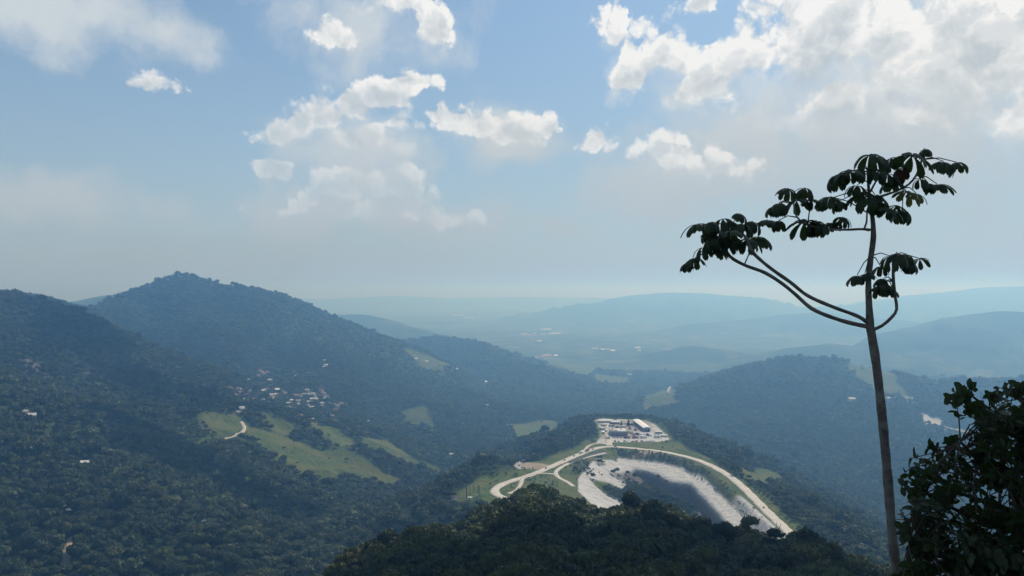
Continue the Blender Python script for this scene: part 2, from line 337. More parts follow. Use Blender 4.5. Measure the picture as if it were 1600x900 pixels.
def cover(x, y):
    """weights of meadow, gravel, bare earth and rock at a point; the rest is wooded"""
    n = (fbm(x, y, 60, 3, 5) - .5)
    g = np.zeros(np.shape(x), f32); v = g.copy(); e = g.copy(); k = g.copy()
    r = np.hypot(x, y)
    for p in PASTURE:
        cx = np.mean([q[0] for q in p]); cyy = np.mean([q[1] for q in p]); m_ = (np.abs(x - cx) < 500) & (np.abs(y - cyy) < 1200)
        if m_.any(): g[m_] = np.maximum(g[m_], sstep(22, 4, sdist(x[m_], y[m_], p) + n[m_] * 40))
    for p in QUARRY_SCAR:
        if len(p) > 2: v = np.maximum(v, sstep(8, -4, sdist(x, y, p) + n * 20))
    for p in ROCK:
        if len(p) > 2: k = np.maximum(k, sstep(10, -8, sdist(x, y, p) + n * 40))
    for p in TRACKS:
        if len(p) > 1:
            m_ = (np.abs(x - p[0][0]) < 120) & (np.abs(y - p[0][1]) < 160)
            if m_.any(): e[m_] = np.maximum(e[m_], sstep(2.4, 1.0, poly_dist(x[m_], y[m_], p, False) + (fbm(x[m_], y[m_], 14, 2, 8) - .5) * 7))
    m_ = (np.abs(x - 120) < 320) & (np.abs(y - 1150) < 480)
    if m_.any():
        X = x[m_]; Y = y[m_]; N = n[m_]
        md = sdist(X, Y, MESA); G = sstep(5, -4, md + N * 22); V = sstep(2, -2, sdist(X, Y, YARD) + N * 6); E = np.zeros_like(G)
        G = np.maximum(G, sstep(4, -4, sdist(X, Y, MAST_GREEN) + N * 8)) if len(MAST_GREEN) > 2 else G
        if len(LAYBY) > 2: V = np.maximum(V, sstep(3, -3, sdist(X, Y, LAYBY) + N * 8))
        G = np.where(Y > 1328, G * sstep(9, 3, sdist(X, Y, YARD) + N * 8), G)
        ip = inside(X, Y, PIT)
        dF = far_edge(X, Y) + (fbm(X, Y, 26, 3, 91) - .5) * 9; dN = poly_dist(X, Y, PIT_NEAR, False)
        bank = sstep(17, 14, dF)
        heap = np.maximum(sstep(34, 26, poly_dist(X, Y, HEAP, False) + N * 16), sstep(150, 175, X + N * 20)) * sstep(66, 74, dF)
        patch = sstep(1.2, .8, ((X - 128) / 10) ** 2 + ((Y - 1180) / 14) ** 2 + N)
        pv = np.clip(1 - bank * .96 - heap - patch * .6, 0, 1)
        V = np.where(ip, pv, V); G = np.where(ip, np.maximum(bank, heap), G)
        V = np.maximum(V, sstep(14, 10, np.abs(X - 268)) * sstep(985, 960, Y) * sstep(780, 820, Y))
        E = sstep(1.2, .7, ((X - 206) / 20) ** 2 + ((Y - 1238) / 7) ** 2 + N * .9)
        E = np.maximum(E, .45 * V * sstep(.0, .14, N) * (Y > 1300))
        E = np.maximum(E, .75 * sstep(1.1, .7, ((X - 30) / 22) ** 2 + ((Y - 1140) / 22) ** 2 + N * .9))
        face = np.where(ip, sstep(54, 58, dF) * sstep(88, 76, dF) * sstep(20, 50, dN), 0); V = V * (1 - face); G = G * (1 - face); k[m_] = np.maximum(k[m_], face)  # dark rock tone laid on the steep pit face to deepen its shade
        g[m_] = np.maximum(g[m_], G * (1 - V)); v[m_] = np.maximum(v[m_], V * (1 - E)); e[m_] = np.maximum(e[m_], E)
    return g, v, e, k
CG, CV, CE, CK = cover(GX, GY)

def shader(name):
    mat = bpy.data.materials.new(name); mat.use_nodes = True; t = mat.node_tree; t.nodes.clear()
    return mat, t
class T:
    """short hand for building a material's nodes"""
    def __init__(s, t): s.t = t
    def n(s, typ, **kw):
        n = s.t.nodes.new(typ)
        for k, v in kw.items(): setattr(n, k, v)
        return n
    def put(s, n, i, v):
        if hasattr(v, 'is_output'): s.t.links.new(v, n.inputs[i])
        else: n.inputs[i].default_value = v
    def mix(s, f, a, b):
        n = s.n('ShaderNodeMix', data_type='RGBA'); s.put(n, 0, f)
        s.put(n, 6, a if hasattr(a, 'is_output') else (*a, 1)); s.put(n, 7, b if hasattr(b, 'is_output') else (*b, 1)); return n.outputs[2]
    def math(s, op, a, b=0.0, clamp=False):
        n = s.n('ShaderNodeMath', operation=op, use_clamp=clamp); s.put(n, 0, a); s.put(n, 1, b); return n.outputs[0]
    def attr(s, name): return s.n('ShaderNodeAttribute', attribute_name=name).outputs['Fac']
    def noise(s, v, scale, detail=4, rough=.55):
        n = s.n('ShaderNodeTexNoise'); n.inputs['Scale'].default_value = scale; n.inputs['Detail'].default_value = detail; n.inputs['Roughness'].default_value = rough
        if v is not None: s.t.links.new(v, n.inputs['Vector'])
        return n.outputs['Fac']
    def ramp(s, v, a, b):
        n = s.n('ShaderNodeMapRange', interpolation_type='SMOOTHSTEP'); s.put(n, 0, v); s.put(n, 1, a); s.put(n, 2, b); return n.outputs[0]
    def bump(s, h, strength, dist):
        n = s.n('ShaderNodeBump'); n.inputs['Strength'].default_value = strength; n.inputs['Distance'].default_value = dist; s.t.links.new(h, n.inputs['Height']); return n.outputs[0]
    def surface(s, col, rough=.9, normal=None, spec=.2, trans=None, metal=0.0):
        b = s.n('ShaderNodeBsdfPrincipled'); s.put(b, 'Base Color', col if hasattr(col, 'is_output') else (*col, 1)); s.put(b, 'Roughness', rough); s.put(b, 'Specular IOR Level', spec); s.put(b, 'Metallic', metal)
        if normal is not None: s.t.links.new(normal, b.inputs['Normal'])
        out = b.outputs[0]
        if trans:
            tr = s.n('ShaderNodeBsdfTranslucent'); s.put(tr, 0, trans[1] if hasattr(trans[1], 'is_output') else (*trans[1], 1)); mx = s.n('ShaderNodeMixShader'); mx.inputs[0].default_value = trans[0]
            s.t.links.new(out, mx.inputs[1]); s.t.links.new(tr.outputs[0], mx.inputs[2]); out = mx.outputs[0]
        o = s.n('ShaderNodeOutputMaterial'); s.t.links.new(out, o.inputs[0])
def simple(name, col, rough=.8, spec=.3, var=.25, scale=.8, metal=0.0):
    mat, t = shader(name); q = T(t); pos = q.n('ShaderNodeNewGeometry').outputs['Position']
    n = q.noise(pos, scale, 4, .6)
    c = q.mix(n, tuple(max(0, x * (1 - var)) for x in col), tuple(min(1, x * (1 + var)) for x in col))
    q.surface(c, rough, None, spec, metal=metal); return mat

gm, gt = shader('ground cover'); q = T(gt)
pos = q.n('ShaderNodeNewGeometry').outputs['Position']
n_big = q.noise(pos, .0022, 5, .55); n_mid = q.noise(pos, .02, 5, .6); n_fine = q.noise(pos, .13, 4, .6); n_grit = q.noise(pos, .6, 3, .6)
wood = q.mix(q.ramp(n_mid, .3, .7), (.016, .030, .012), (.034, .058, .020))
wood = q.mix(q.math('MULTIPLY', q.ramp(n_big, .52, .62), .7), wood, (.075, .105, .034))
grass = q.mix(q.ramp(n_fine, .3, .7), (.040, .068, .017), (.090, .120, .030))
grass = q.mix(q.math('MULTIPLY', q.ramp(n_mid, .42, .62), .7), grass, (.115, .112, .040))
grass = q.mix(q.math('MULTIPLY', q.ramp(q.noise(pos, .045, 5, .7), .55, .7), .6), grass, (.03, .05, .016))
gravel = q.mix(q.ramp(n_grit, .3, .75), (.40, .39, .37), (.60, .585, .56))
gravel = q.mix(q.math('MULTIPLY', q.ramp(n_fine, .35, .65), .5), gravel, (.31, .315, .32))
earth = q.mix(n_fine, (.26, .17, .11), (.44, .37, .29))
rock_and_shade = q.mix(n_fine, (.075, .068, .066), (.16, .14, .13))  # rock outcrops, and the shade put into the pit face colour
vf = q.n('ShaderNodeTexVoronoi', voronoi_dimensions='2D'); vf.inputs['Scale'].default_value = .011; vf.inputs['Randomness'].default_value = 1; gt.links.new(pos, vf.inputs['Vector'])
sepc = q.n('ShaderNodeSeparateColor'); gt.links.new(vf.outputs['Color'], sepc.inputs[0])
field = q.mix(q.ramp(sepc.outputs[0], .3, .9), (.03, .05, .018), (.10, .115, .042)); field = q.mix(q.math('MULTIPLY', q.ramp(sepc.outputs[1], .93, .95), .4), field, (.34, .29, .22))
wood = q.mix(q.attr('plain'), wood, field)
c = q.mix(q.attr('meadow'), wood, grass); c = q.mix(q.attr('rock_and_shade'), c, rock_and_shade); c = q.mix(q.attr('gravel'), c, gravel); c = q.mix(q.attr('earth'), c, earth)
bh = q.math('ADD', q.math('MULTIPLY', n_fine, 1.0), q.math('MULTIPLY', n_grit, .25))
q.surface(c, .95, q.bump(bh, .8, 4.0), .1)

def mesh_np(name, verts, faces, mats=(), smooth=False):
    """a mesh from arrays; faces is an (n, k) integer array"""
    me = bpy.data.meshes.new(name); verts = np.asarray(verts, f32); faces = np.asarray(faces, np.int32)
    me.vertices.add(len(verts)); me.vertices.foreach_set('co', verts.ravel())
    k = faces.shape[1]
    me.loops.add(faces.size); me.loops.foreach_set('vertex_index', faces.ravel())
    me.polygons.add(len(faces)); me.polygons.foreach_set('loop_start', np.arange(0, faces.size, k, dtype=np.int32))
    if smooth: me.polygons.foreach_set('use_smooth', np.ones(len(faces), bool))
    for mt in mats: me.materials.append(mt)
    me.update(calc_edges=True); return me
def link(name, me, parent=None, loc=None):
    o = bpy.data.objects.new(name, me); COL.objects.link(o)
    if parent is not None: o.parent = parent
    if loc is not None: o.location = loc
    return o
def tag(o, label=None, cat=None, group=None, kind=None):
    for k, v in (('label', label), ('category', cat), ('group', group), ('kind', kind)):
        if v: o[k] = v
    return o
nr, nc = GX.shape
# the ring closes behind the viewer; one vertex closes the middle
V = np.stack([GX, GY, GZ], -1).reshape(-1, 3)
ii, jj = np.meshgrid(np.arange(nr - 1), np.arange(nc), indexing='ij'); j2 = (jj + 1) % nc
F = np.stack([ii * nc + jj, ii * nc + j2, (ii + 1) * nc + j2, (ii + 1) * nc + jj], -1).reshape(-1, 4)
gme = mesh_np('ground', V, F[:, ::-1], [gm], True)
for nm, arr in (('meadow', CG), ('gravel', CV), ('earth', CE), ('rock_and_shade', CK), ('plain', sstep(3600, 5200, RG) * sstep(75, 35, GZ) * .85)):
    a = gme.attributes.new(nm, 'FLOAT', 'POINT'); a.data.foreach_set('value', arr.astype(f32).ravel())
ground = tag(link('ground', gme), 'wooded hills and valleys falling away to a hazy plain', 'terrain', kind='structure')

# ---------------------------------------------------------------- the hazy air
def box_mesh(name, x0, x1, y0, y1, z0, z1, mats=()):
    v = [(x, y, z) for z in (z0, z1) for y in (y0, y1) for x in (x0, x1)]
    f = [(0, 2, 3, 1), (4, 5, 7, 6), (0, 1, 5, 4), (2, 6, 7, 3), (0, 4, 6, 2), (1, 3, 7, 5)]
    return mesh_np(name, v, f, mats)
HAZE_TOP = 520.0
hm, ht = shader('hazy air')
pv = ht.nodes.new('ShaderNodeVolumePrincipled'); ho = ht.nodes.new('ShaderNodeOutputMaterial'); ht.links.new(pv.outputs[0], ho.inputs['Volume'])
pv.inputs['Color'].default_value = (.225, .525, 1.0, 1); pv.inputs['Absorption Color'].default_value = (.80, .80, .80, 1)
pv.inputs['Density'].default_value = 3.1e-4; pv.inputs['Anisotropy'].default_value = .5
tag(link('haze', box_mesh('haze', -46000, 46000, -46000, 46000, float(GZ.min()) - 2, HAZE_TOP, [hm])), 'pale blue haze filling the valley and the plain', 'haze', kind='stuff')
# ---------------------------------------------------------------- roads
M = {}
def road_material(name, a, b, c):
    mat, t = shader(name); q = T(t); pos = q.n('ShaderNodeNewGeometry').outputs['Position']
    n1 = q.noise(pos, .12, 5, .6); n2 = q.noise(pos, 1.1, 3, .6)
    col = q.mix(q.ramp(n1, .3, .7), a, b); col = q.mix(q.math('MULTIPLY', q.ramp(n2, .45, .75), .5), col, c)
    q.surface(col, .9, None, .2); return mat
M['road'] = road_material('worn pale concrete', (.42, .385, .335), (.56, .52, .455), (.34, .31, .265))
M['dirt'] = road_material('pale dry dirt', (.40, .36, .30), (.52, .475, .40), (.32, .27, .20))
M['earth'] = road_material('orange earth', (.36, .25, .16), (.46, .36, .26), (.30, .19, .11))
M['kerb'] = simple('grey concrete kerb', (.36, .35, .33), .85)
def smooth_line(P, step):
    P = [Vector(p) for p in P]; Q = [P[0] * 2 - P[1]] + P + [P[-1] * 2 - P[-2]]; out = []
    for i in range(1, len(Q) - 2):
        n = max(2, int((Q[i + 1] - Q[i]).length / step))
        for k in range(n):
            t = k / n; a, b, c, d = Q[i - 1], Q[i], Q[i + 1], Q[i + 2]
            out.append(.5 * ((2 * b) + (c - a) * t + (2 * a - 5 * b + 4 * c - d) * t * t + (3 * b - a - 3 * c + d) * t ** 3))
    out.append(P[-1]); return out
ROAD_LINES = []
def road(name, pts, width, mat, lift=.25, step=5, end_width=None, kind='structure', clear=4.0):
    line = smooth_line([(p[0], p[1], 0) for p in pts], step); n = len(line); v = []
    for i, p in enumerate(line):
        t = (line[min(i + 1, n - 1)] - line[max(i - 1, 0)]); t.z = 0; t.normalize(); s = Vector((t.y, -t.x, 0))
        w = width if end_width is None else width + (end_width - width) * i / (n - 1)
        w *= 1 + .07 * math.sin(i * .9 + p.x * .05) + .05 * math.sin(i * 2.3)
        z = float(max(ground_z(p.x + s.x * o * w / 2, p.y + s.y * o * w / 2) for o in (-1, 0, 1))) + lift
        for o, dz in ((-.5, -1.6), (-.5, 0), (-.2, .06), (.2, .06), (.5, 0), (.5, -1.6)): v.append((p.x + s.x * o * w, p.y + s.y * o * w, z + dz))
    f = [(i * 6 + k, (i + 1) * 6 + k, (i + 1) * 6 + k + 1, i * 6 + k + 1) for i in range(n - 1) for k in range(5)]
    ROAD_LINES.append(([(p.x, p.y) for p in line], width / 2 + clear))
    return tag(link(name, mesh_np(name, v, f, [mat])), kind=kind)
L = lambda pts, z=TOP: [at_level(px, py, z) for px, py in pts]
road('road', L([(806,800),(796,783),(785,777),(774,771),(774,764),(784,757),(800,751),(820,745),(842,737),(870,725),(900,712),(926,702),(948,698),(972,699),(1004,702),(1042,707),(1090,719),(1130,738),(1160,761),(1200,801),(1240,839),(1262,866)]), 11.5, M['road'])
road('road', L([(952,696),(951,690),(950,680),(949,669),(946,661)]), 11, M['dirt'], .32)
road('road', L([(946,707.5),(922,713),(900,719),(882,727),(870,735),(869,742),(876,748),(886,753),(896,760)]), 6, M['road'], .30)
road('road', L([(868,741),(848,739.5),(830,741),(818,745.5),(813,757),(806,766.5),(794,771)]), 5.5, M['dirt'], .36)
road('road', L([(950,694.2),(938,692.6),(926,694),(918,698),(911,706.5)]), 5, M['dirt'], .34)
M['asphalt'] = road_material('dark asphalt', (.045, .046, .05), (.065, .066, .07), (.09, .09, .09))
road('road', L([(944,704.2),(926,709.5),(906,716.5),(888,723.5)]), 7, M['asphalt'], .42)  # dark strip laid between the two pale roads
def H_(pts, dmin=600): return [p for p in (hit(px, py, dmin) for px, py in pts) if p]
road('dirt_road', H_([(296,700),(322,695),(348,688),(368,682),(380,675),(382,668),(377,660)]), 6.5, M['dirt'], .5, 8, clear=11)
road('dirt_road', H_([(1458,663),(1480,668),(1505,674),(1530,680)]), 9, M['dirt'], .8, 12, clear=22)
road('dirt_road', H_([(1040,612),(1046,606),(1060,602)]), 8, M['dirt'], .8, 12)
ROAD_LINES += [(p, 5.0) for p in TRACKS if len(p) > 1]
CLEAR = []                                                    # (x, y, radius) kept free of trees

# ---------------------------------------------------------------- buildings
for nm, col in (('white', (.62, .61, .58)), ('cream', (.52, .47, .38)), ('grey', (.33, .33, .32)), ('brick', (.30, .16, .11)), ('pink', (.45, .30, .25)), ('blue', (.25, .33, .42))):
    M['wall_' + nm] = simple('plaster ' + nm, col, .85, var=.15, scale=.5)
for nm, col in (('terracotta', (.30, .135, .085)), ('rust', (.24, .14, .10)), ('grey', (.40, .40, .39)), ('white', (.70, .69, .66)), ('pale', (.46, .45, .43)), ('dark', (.10, .10, .10))):
    M['roof_' + nm] = simple('roof ' + nm, col, .6, var=.2, scale=1.3)
M['glass'] = simple('window glass', (.03, .035, .04), .15, .6, var=.1)
M['door'] = simple('door paint', (.09, .07, .06), .6)
M['steel'] = simple('galvanised steel', (.34, .35, .36), .45, .5, metal=.6)
M['darksteel'] = simple('dark steel', (.045, .045, .05), .5, .4)
M['tyre'] = simple('tyre rubber', (.018, .018, .018), .9)
def prism(name, prof, y0, y1, mats):
    """a closed profile in x-z swept along y"""
    n = len(prof); bm = bmesh.new()
    a = [bm.verts.new((x, y0, z)) for x, z in prof]; b = [bm.verts.new((x, y1, z)) for x, z in prof]
    bm.faces.new(a); bm.faces.new(b[::-1])
    for i in range(n): bm.faces.new((a[i], b[i], b[(i + 1) % n], a[(i + 1) % n])[::-1])
    bmesh.ops.recalc_face_normals(bm, faces=bm.faces)
    me = bpy.data.meshes.new(name); bm.to_mesh(me); bm.free()
    for mt in mats: me.materials.append(mt)
    return me
def gable_house(name, x, y, w, l, h, rot, wall, roof, rise=None, hip=0.0, base=None, doors=True):
    """walls, a pitched roof that overhangs them, a door and windows on the long sides"""
    z = float(ground_z(x, y)) if base is None else base
    r = w * .28 if rise is None else rise
    o = link(name, None); o.location = (x, y, z); o.rotation_euler = (0, 0, rot)
    link('wall', prism('wall', [(-w / 2, -3), (w / 2, -3), (w / 2, h), (0, h + r), (-w / 2, h)] if not hip else [(-w / 2, -3), (w / 2, -3), (w / 2, h), (-w / 2, h)], -l / 2, l / 2, [M['wall_' + wall]]), o)
    ov = .5; e = r * ov / (w / 2); t = .22
    bm = bmesh.new(); hl = l / 2 + ov; hr = max(.05, hl - hip)
    P = [(-w / 2 - ov, -hl, h - e), (w / 2 + ov, -hl, h - e), (w / 2 + ov, hl, h - e), (-w / 2 - ov, hl, h - e), (0, -hr, h + r), (0, hr, h + r)]
    lo = [bm.verts.new((a, b, c + .02)) for a, b, c in P]; hi = [bm.verts.new((a, b, c + .02 + t)) for a, b, c in P]
    for q_ in ((0, 4, 5, 3), (1, 2, 5, 4)): bm.faces.new([hi[k] for k in q_]); bm.faces.new([lo[k] for k in q_][::-1])
    for q_ in ((0, 1, 4), (2, 3, 5)):
        if hip: bm.faces.new([hi[k] for k in q_]); bm.faces.new([lo[k] for k in q_][::-1])
    ring = (0, 1, 2, 3) if hip else (0, 4, 1, 2, 5, 3)
    for k in range(len(ring)): a, b = ring[k], ring[(k + 1) % len(ring)]; bm.faces.new((lo[a], lo[b], hi[b], hi[a]))
    bmesh.ops.recalc_face_normals(bm, faces=bm.faces); me = bpy.data.meshes.new('roof'); bm.to_mesh(me); bm.free(); me.materials.append(M['roof_' + roof]); link('roof', me, o)
    if doors:
        link('door', box_mesh('door', -.6, .6, -l / 2 - .06, -l / 2 + .1, 0, min(2.1, h * .85), [M['door']]), o)
        for k in range(max(1, int(l / 4))):
            yy = -l / 2 + (k + .5) * l / max(1, int(l / 4))
            for s in (-1, 1): link('window', box_mesh('window', s * w / 2 - .06, s * w / 2 + .06, yy - .6, yy + .6, h * .35, h * .8, [M['glass']]), o)
    CLEAR.append((x, y, max(w, l) * .55 + 3.5))
    return o
# long shed with the pale roof
yb = TOP + .02
o = gable_house('warehouse', 237.5, 1462, 13, 88, 7.0, R(3.5), 'grey', 'white', 1.4, base=yb, doors=False)
tag(o, 'long warehouse with a pale metal roof at the far edge of the yard', 'warehouse')
for k in range(11): link('bay_door', box_mesh('bay_door', -6.56, -6.44, -40 + k * 8 - 2.6, -40 + k * 8 + 2.6, 0, 5.2, [M['darksteel']]), o)
for k in range(2): link('bay_door', box_mesh('bay_door', -4.8 + k * 5.2, -.4 + k * 5.2, -44.07, -43.9, 0, 4.6, [M['darksteel']]), o)
# flat roofed block with a parapet
o = link('flat_roofed_building', None); o.location = (185.5, 1392, yb)
tag(o, 'wide grey flat-roofed building in the middle of the yard', 'building')
link('wall', box_mesh('wall', -14.5, 14.5, -17, 17, -1, 7.2, [M['wall_grey']]), o)
rf = link('roof', box_mesh('roof', -14.9, 14.9, -17.4, 17.4, 7.2, 7.6, [M['roof_pale']]), o)
for a in ((-14.9, 14.9, -17.4, -17.0), (-14.9, 14.9, 17.0, 17.4), (-14.9, -14.5, -16.99, 16.99), (14.5, 14.9, -16.99, 16.99)): link('parapet', box_mesh('parapet', *a, 7.603, 8.3, [M['roof_pale']]), rf)
for a in ((-6, -3, -8, -5), (4, 6.5, 3, 6), (-10, -8, 6, 8)): link('roof_unit', box_mesh('roof_unit', *a, 7.603, 8.9, [M['steel']]), rf)
for k in range(7):
    xx = -12.2 + k * 4.07
    for zz in (1.0, 4.3): link('window', box_mesh('window', xx - 1.3, xx + 1.3, -17.08, -16.9, zz, zz + 1.7, [M['glass']]), o)
link('canopy', box_mesh('canopy', -14.2, 14.2, -18.6, -17.02, 3.2, 3.4, [M['roof_grey']]), o)
CLEAR.append((185, 1392, 30))
o = gable_house('pavilion', 176, 1522, 19, 24, 3.6, R(90), 'cream', 'pale', 2.6, hip=8.0, base=yb); tag(o, 'low pavilion with a pale hipped roof at the far end of the yard', 'pavilion')
SMALL = [(163, 1440, 6, 9, 'white', 'pale', 'small pale shed beside the yard entrance road, second from the gate', 20), (160, 1400, 5, 8, 'white', 'white', 'small white shed beside the yard entrance road, third from the gate', -10), (163, 1352, 5, 7, 'white', 'pale', 'small pale hut closest to the yard gate', 15),
         (196, 1508, 6, 16, 'grey', 'white', 'narrow white-roofed shed behind the parked vehicles', 80), (222, 1490, 6, 14, 'white', 'white', 'white open-sided shelter next to the long warehouse', 75), (258, 1402, 8, 12, 'grey', 'pale', 'grey shed in front of the long warehouse', 85), (260, 1368, 6, 12, 'white', 'pale', 'low pale shed on the outer corner of the yard', 88), (170, 1478, 5, 10, 'cream', 'pale', 'cream hut just below the hipped pavilion', 60)]
for x, y, w, l, wa, ro, lb, rt in SMALL: tag(gable_house('shed', x, y, w, l, 3.0, R(rt), wa, ro, 1.0, base=yb), lb, 'shed', 'small sheds of the yard')

# ---------------------------------------------------------------- vehicles
def lathe_wheel(r, w):
    n = 14; v = []; f = []
    for s in (-1, 1):
        for rr in (r, r * .55): v += [(s * w / 2, rr * math.cos(2 * math.pi * k / n), rr * math.sin(2 * math.pi * k / n)) for k in range(n)]
    for k in range(n):
        k2 = (k + 1) % n; f += [(k, k2, 2 * n + k2, 2 * n + k), (k, n + k, n + k2, k2), (2 * n + k, 2 * n + k2, 3 * n + k2, 3 * n + k), (n + k, 3 * n + k, 3 * n + k2, n + k2)]
    return mesh_np('wheel', v, f, [M['tyre']])
WHEEL = lathe_wheel(.33, .22); BIGWHEEL = lathe_wheel(.5, .3)
def swap(me):                         # profile runs along y instead of x
    for v in me.vertices: v.co = (v.co.y, -v.co.x, v.co.z)
    me.update(); me.flip_normals() if False else None; return me
CAR_BODY = {}
def car_meshes(paint):
    if paint in CAR_BODY: return CAR_BODY[paint]
    body = swap(prism('body', [(-2.1, .28), (2.1, .28), (2.15, .62), (2.0, .80), (1.05, .90), (-1.95, .94), (-2.15, .70)], -.86, .86, [M[paint]]))
    cab = swap(prism('window_band', [(-1.75, .93), (1.05, .89), (.45, 1.38), (-1.25, 1.40)], -.78, .78, [M['glass']]))
    top = swap(prism('roof_panel', [(-1.30, 1.402), (.48, 1.382), (.30, 1.46), (-1.10, 1.47)], -.74, .74, [M[paint]]))
    CAR_BODY[paint] = (body, cab, top); return CAR_BODY[paint]
def car(x, y, rot, paint, label, group=None, z=None):
    o = link('car', None); o.location = (x, y, (float(ground_z(x, y)) if z is None else z)); o.rotation_euler = (0, 0, rot)
    b, c_, t_ = car_meshes(paint); link('body', b, o); link('window_band', c_, o); link('roof_panel', t_, o)
    for sx in (-.78, .78):
        for sy in (-1.3, 1.35): link('wheel', WHEEL, o, (sx, sy, .33))
    return tag(o, label, 'car', group)
def truck(x, y, rot, cab, box, label, z):
    o = link('truck', None); o.location = (x, y, z); o.rotation_euler = (0, 0, rot)
    link('cab', swap(prism('cab', [(3.6, .6), (5.8, .6), (5.8, 1.8), (5.45, 2.9), (3.6, 3.0)], -1.2, 1.2, [M[cab]])), o)
    link('windscreen', box_mesh('windscreen', -1.0, 1.0, -5.76, -5.60, 1.85, 2.7, [M['glass']]), o)
    link('cargo_box', box_mesh('cargo_box', -1.25, 1.25, -3.45, 5.8, 1.05, 3.7, [M[box]]), o)
    link('chassis', box_mesh('chassis', -.5, .5, -5.4, 5.7, .55, .95, [M['darksteel']]), o)
    for sx in (-1.05, 1.05):
        for sy in (-4.6, 3.2, 4.5): link('wheel', BIGWHEEL, o, (sx, sy, .5))
    return tag(o, label, 'truck')
for nm, col in (('maroon', (.115, .018, .022)), ('red', (.32, .03, .025)), ('white', (.75, .75, .74)), ('black', (.015, .015, .018)), ('silver', (.42, .43, .44)), ('green', (.04, .09, .05))):
    M['paint_' + nm] = simple('paint ' + nm, col, .35, .5, var=.05)
RZ = TOP + .36
def on_road(px, py): p = at_level(px, py, TOP); return p[0], p[1]
x, y = on_road(917, 705.5); truck(x, y, R(-30), 'paint_white', 'paint_maroon', 'maroon box truck with a white cab on the road below the junction', RZ)
x, y = on_road(908, 708.5); truck(x, y, R(-30), 'paint_white', 'paint_white', 'white box truck following the maroon truck on the pale road', RZ)
for (px, py, rt, pt, lb) in ((926, 702.6, -32, 'paint_black', 'black car just ahead of the maroon truck'), (897, 713, -30, 'paint_green', 'dark green car behind the white box truck'), (882, 719.5, -30, 'paint_black', 'dark car alone on the road halfway to the hairpin'), (853, 732, -30, 'paint_black', 'dark car on the wide pale stretch closest to the hairpin'),
                             (1193, 793.5, 2, 'paint_black', 'dark car alone on the straight road beside the quarry'), (961, 698.4, -80, 'paint_maroon', 'dark red car at the yard junction')):
    x, y = on_road(px, py); car(x, y, R(rt), pt, lb, z=RZ)
k = 0
def lot(n, x0, y0, dx, dy, rot, paints, label, group, jit=.5):
    for i in range(n):
        pt = random.choice(paints); nm = pt.split('_')[1]
        car(x0 + i * dx + random.uniform(-jit, jit), y0 + i * dy + random.uniform(-jit, jit), R(rot + random.uniform(-6, 6)), pt, label % nm, group % nm, z=yb + .02)
lot(14, 172, 1366, 2.7, .2, 4, ['paint_maroon', 'paint_maroon', 'paint_red'], '%s car in the row before the flat-roofed building', '%s cars in the row before the flat-roofed building')
lot(12, 174, 1358, 2.9, .1, 4, ['paint_maroon', 'paint_red', 'paint_maroon', 'paint_white'], '%s car in the outer row by the grass bank', '%s cars in the outer row by the grass bank')
lot(9, 206, 1418, .9, -6.0, 82, ['paint_maroon', 'paint_red', 'paint_black'], '%s car parked beside the wall of the flat-roofed building', '%s cars beside the flat-roofed building')
lot(8, 213, 1412, 1.1, -6.0, 80, ['paint_maroon', 'paint_white', 'paint_silver'], '%s car in the second line between the buildings', '%s cars in the second line between the buildings')
lot(7, 222, 1392, 3.1, -2.5, 30, ['paint_white', 'paint_silver', 'paint_black', 'paint_maroon'], '%s car in the loose line before the warehouse', '%s cars in the loose line before the warehouse')
lot(5, 248, 1385, 3.4, 1.0, 8, ['paint_black', 'paint_white', 'paint_silver'], '%s car at the outer end of the yard', '%s cars at the outer end of the yard')
lot(8, 171, 1450, 3.3, .4, 6, ['paint_white', 'paint_silver', 'paint_black'], '%s car in the row behind the flat-roofed building', '%s cars in the row behind the flat-roofed building')

for i, (x, y, rt, cb_, bx_, lb) in enumerate(((196,1352,85,'white','maroon','maroon box truck nearest the grass bank of the yard'),(210,1352,88,'white','red','red box truck beside the grass bank of the yard'),(224,1356,92,'white','white','white box truck beside the grass bank of the yard'),(236,1378,20,'white','maroon','maroon truck in front of the warehouse gable'),(222,1432,4,'red','red','red truck alongside the warehouse'),
        (214,1446,8,'white','maroon','maroon truck behind the flat-roofed building'),(204,1462,80,'white','white','white truck below the conifers'),(184,1470,85,'white','silver','silver truck behind the flat-roofed building'),(168,1420,5,'white','white','white truck beside the yard entrance road'),(248,1360,70,'white','white','white truck at the outer corner of the yard'),(190,1496,80,'maroon','maroon','maroon truck below the pavilion'))):
    truck(x, y, R(rt), 'paint_' + cb_, 'paint_' + bx_, lb, yb + .02)
# ---------------------------------------------------------------- masts on the green spur
def tube(P, rad, n=8, cap=True):
    """vertices and quads of a tapered tube"""
    P = [Vector(p) for p in P]; v = []; f = []
    up = Vector((0, 0, 1)); t0 = (P[1] - P[0]).normalized(); a = t0.orthogonal().normalized()
    for i, p in enumerate(P):
        t = (P[min(i + 1, len(P) - 1)] - P[max(i - 1, 0)]).normalized(); a = (a - t * a.dot(t)).normalized(); b = t.cross(a)
        r = rad[i] if hasattr(rad, '__len__') else rad
        v += [tuple(p + (a * math.cos(2 * math.pi * k / n) + b * math.sin(2 * math.pi * k / n)) * r) for k in range(n)]
    for i in range(len(P) - 1): f += [(i * n + k, i * n + (k + 1) % n, (i + 1) * n + (k + 1) % n, (i + 1) * n + k) for k in range(n)]
    if cap:
        v.append(tuple(P[-1])); c = len(v) - 1; s = (len(P) - 1) * n
        f += [(s + k, s + (k + 1) % n, c, c) for k in range(n)]
    return v, f
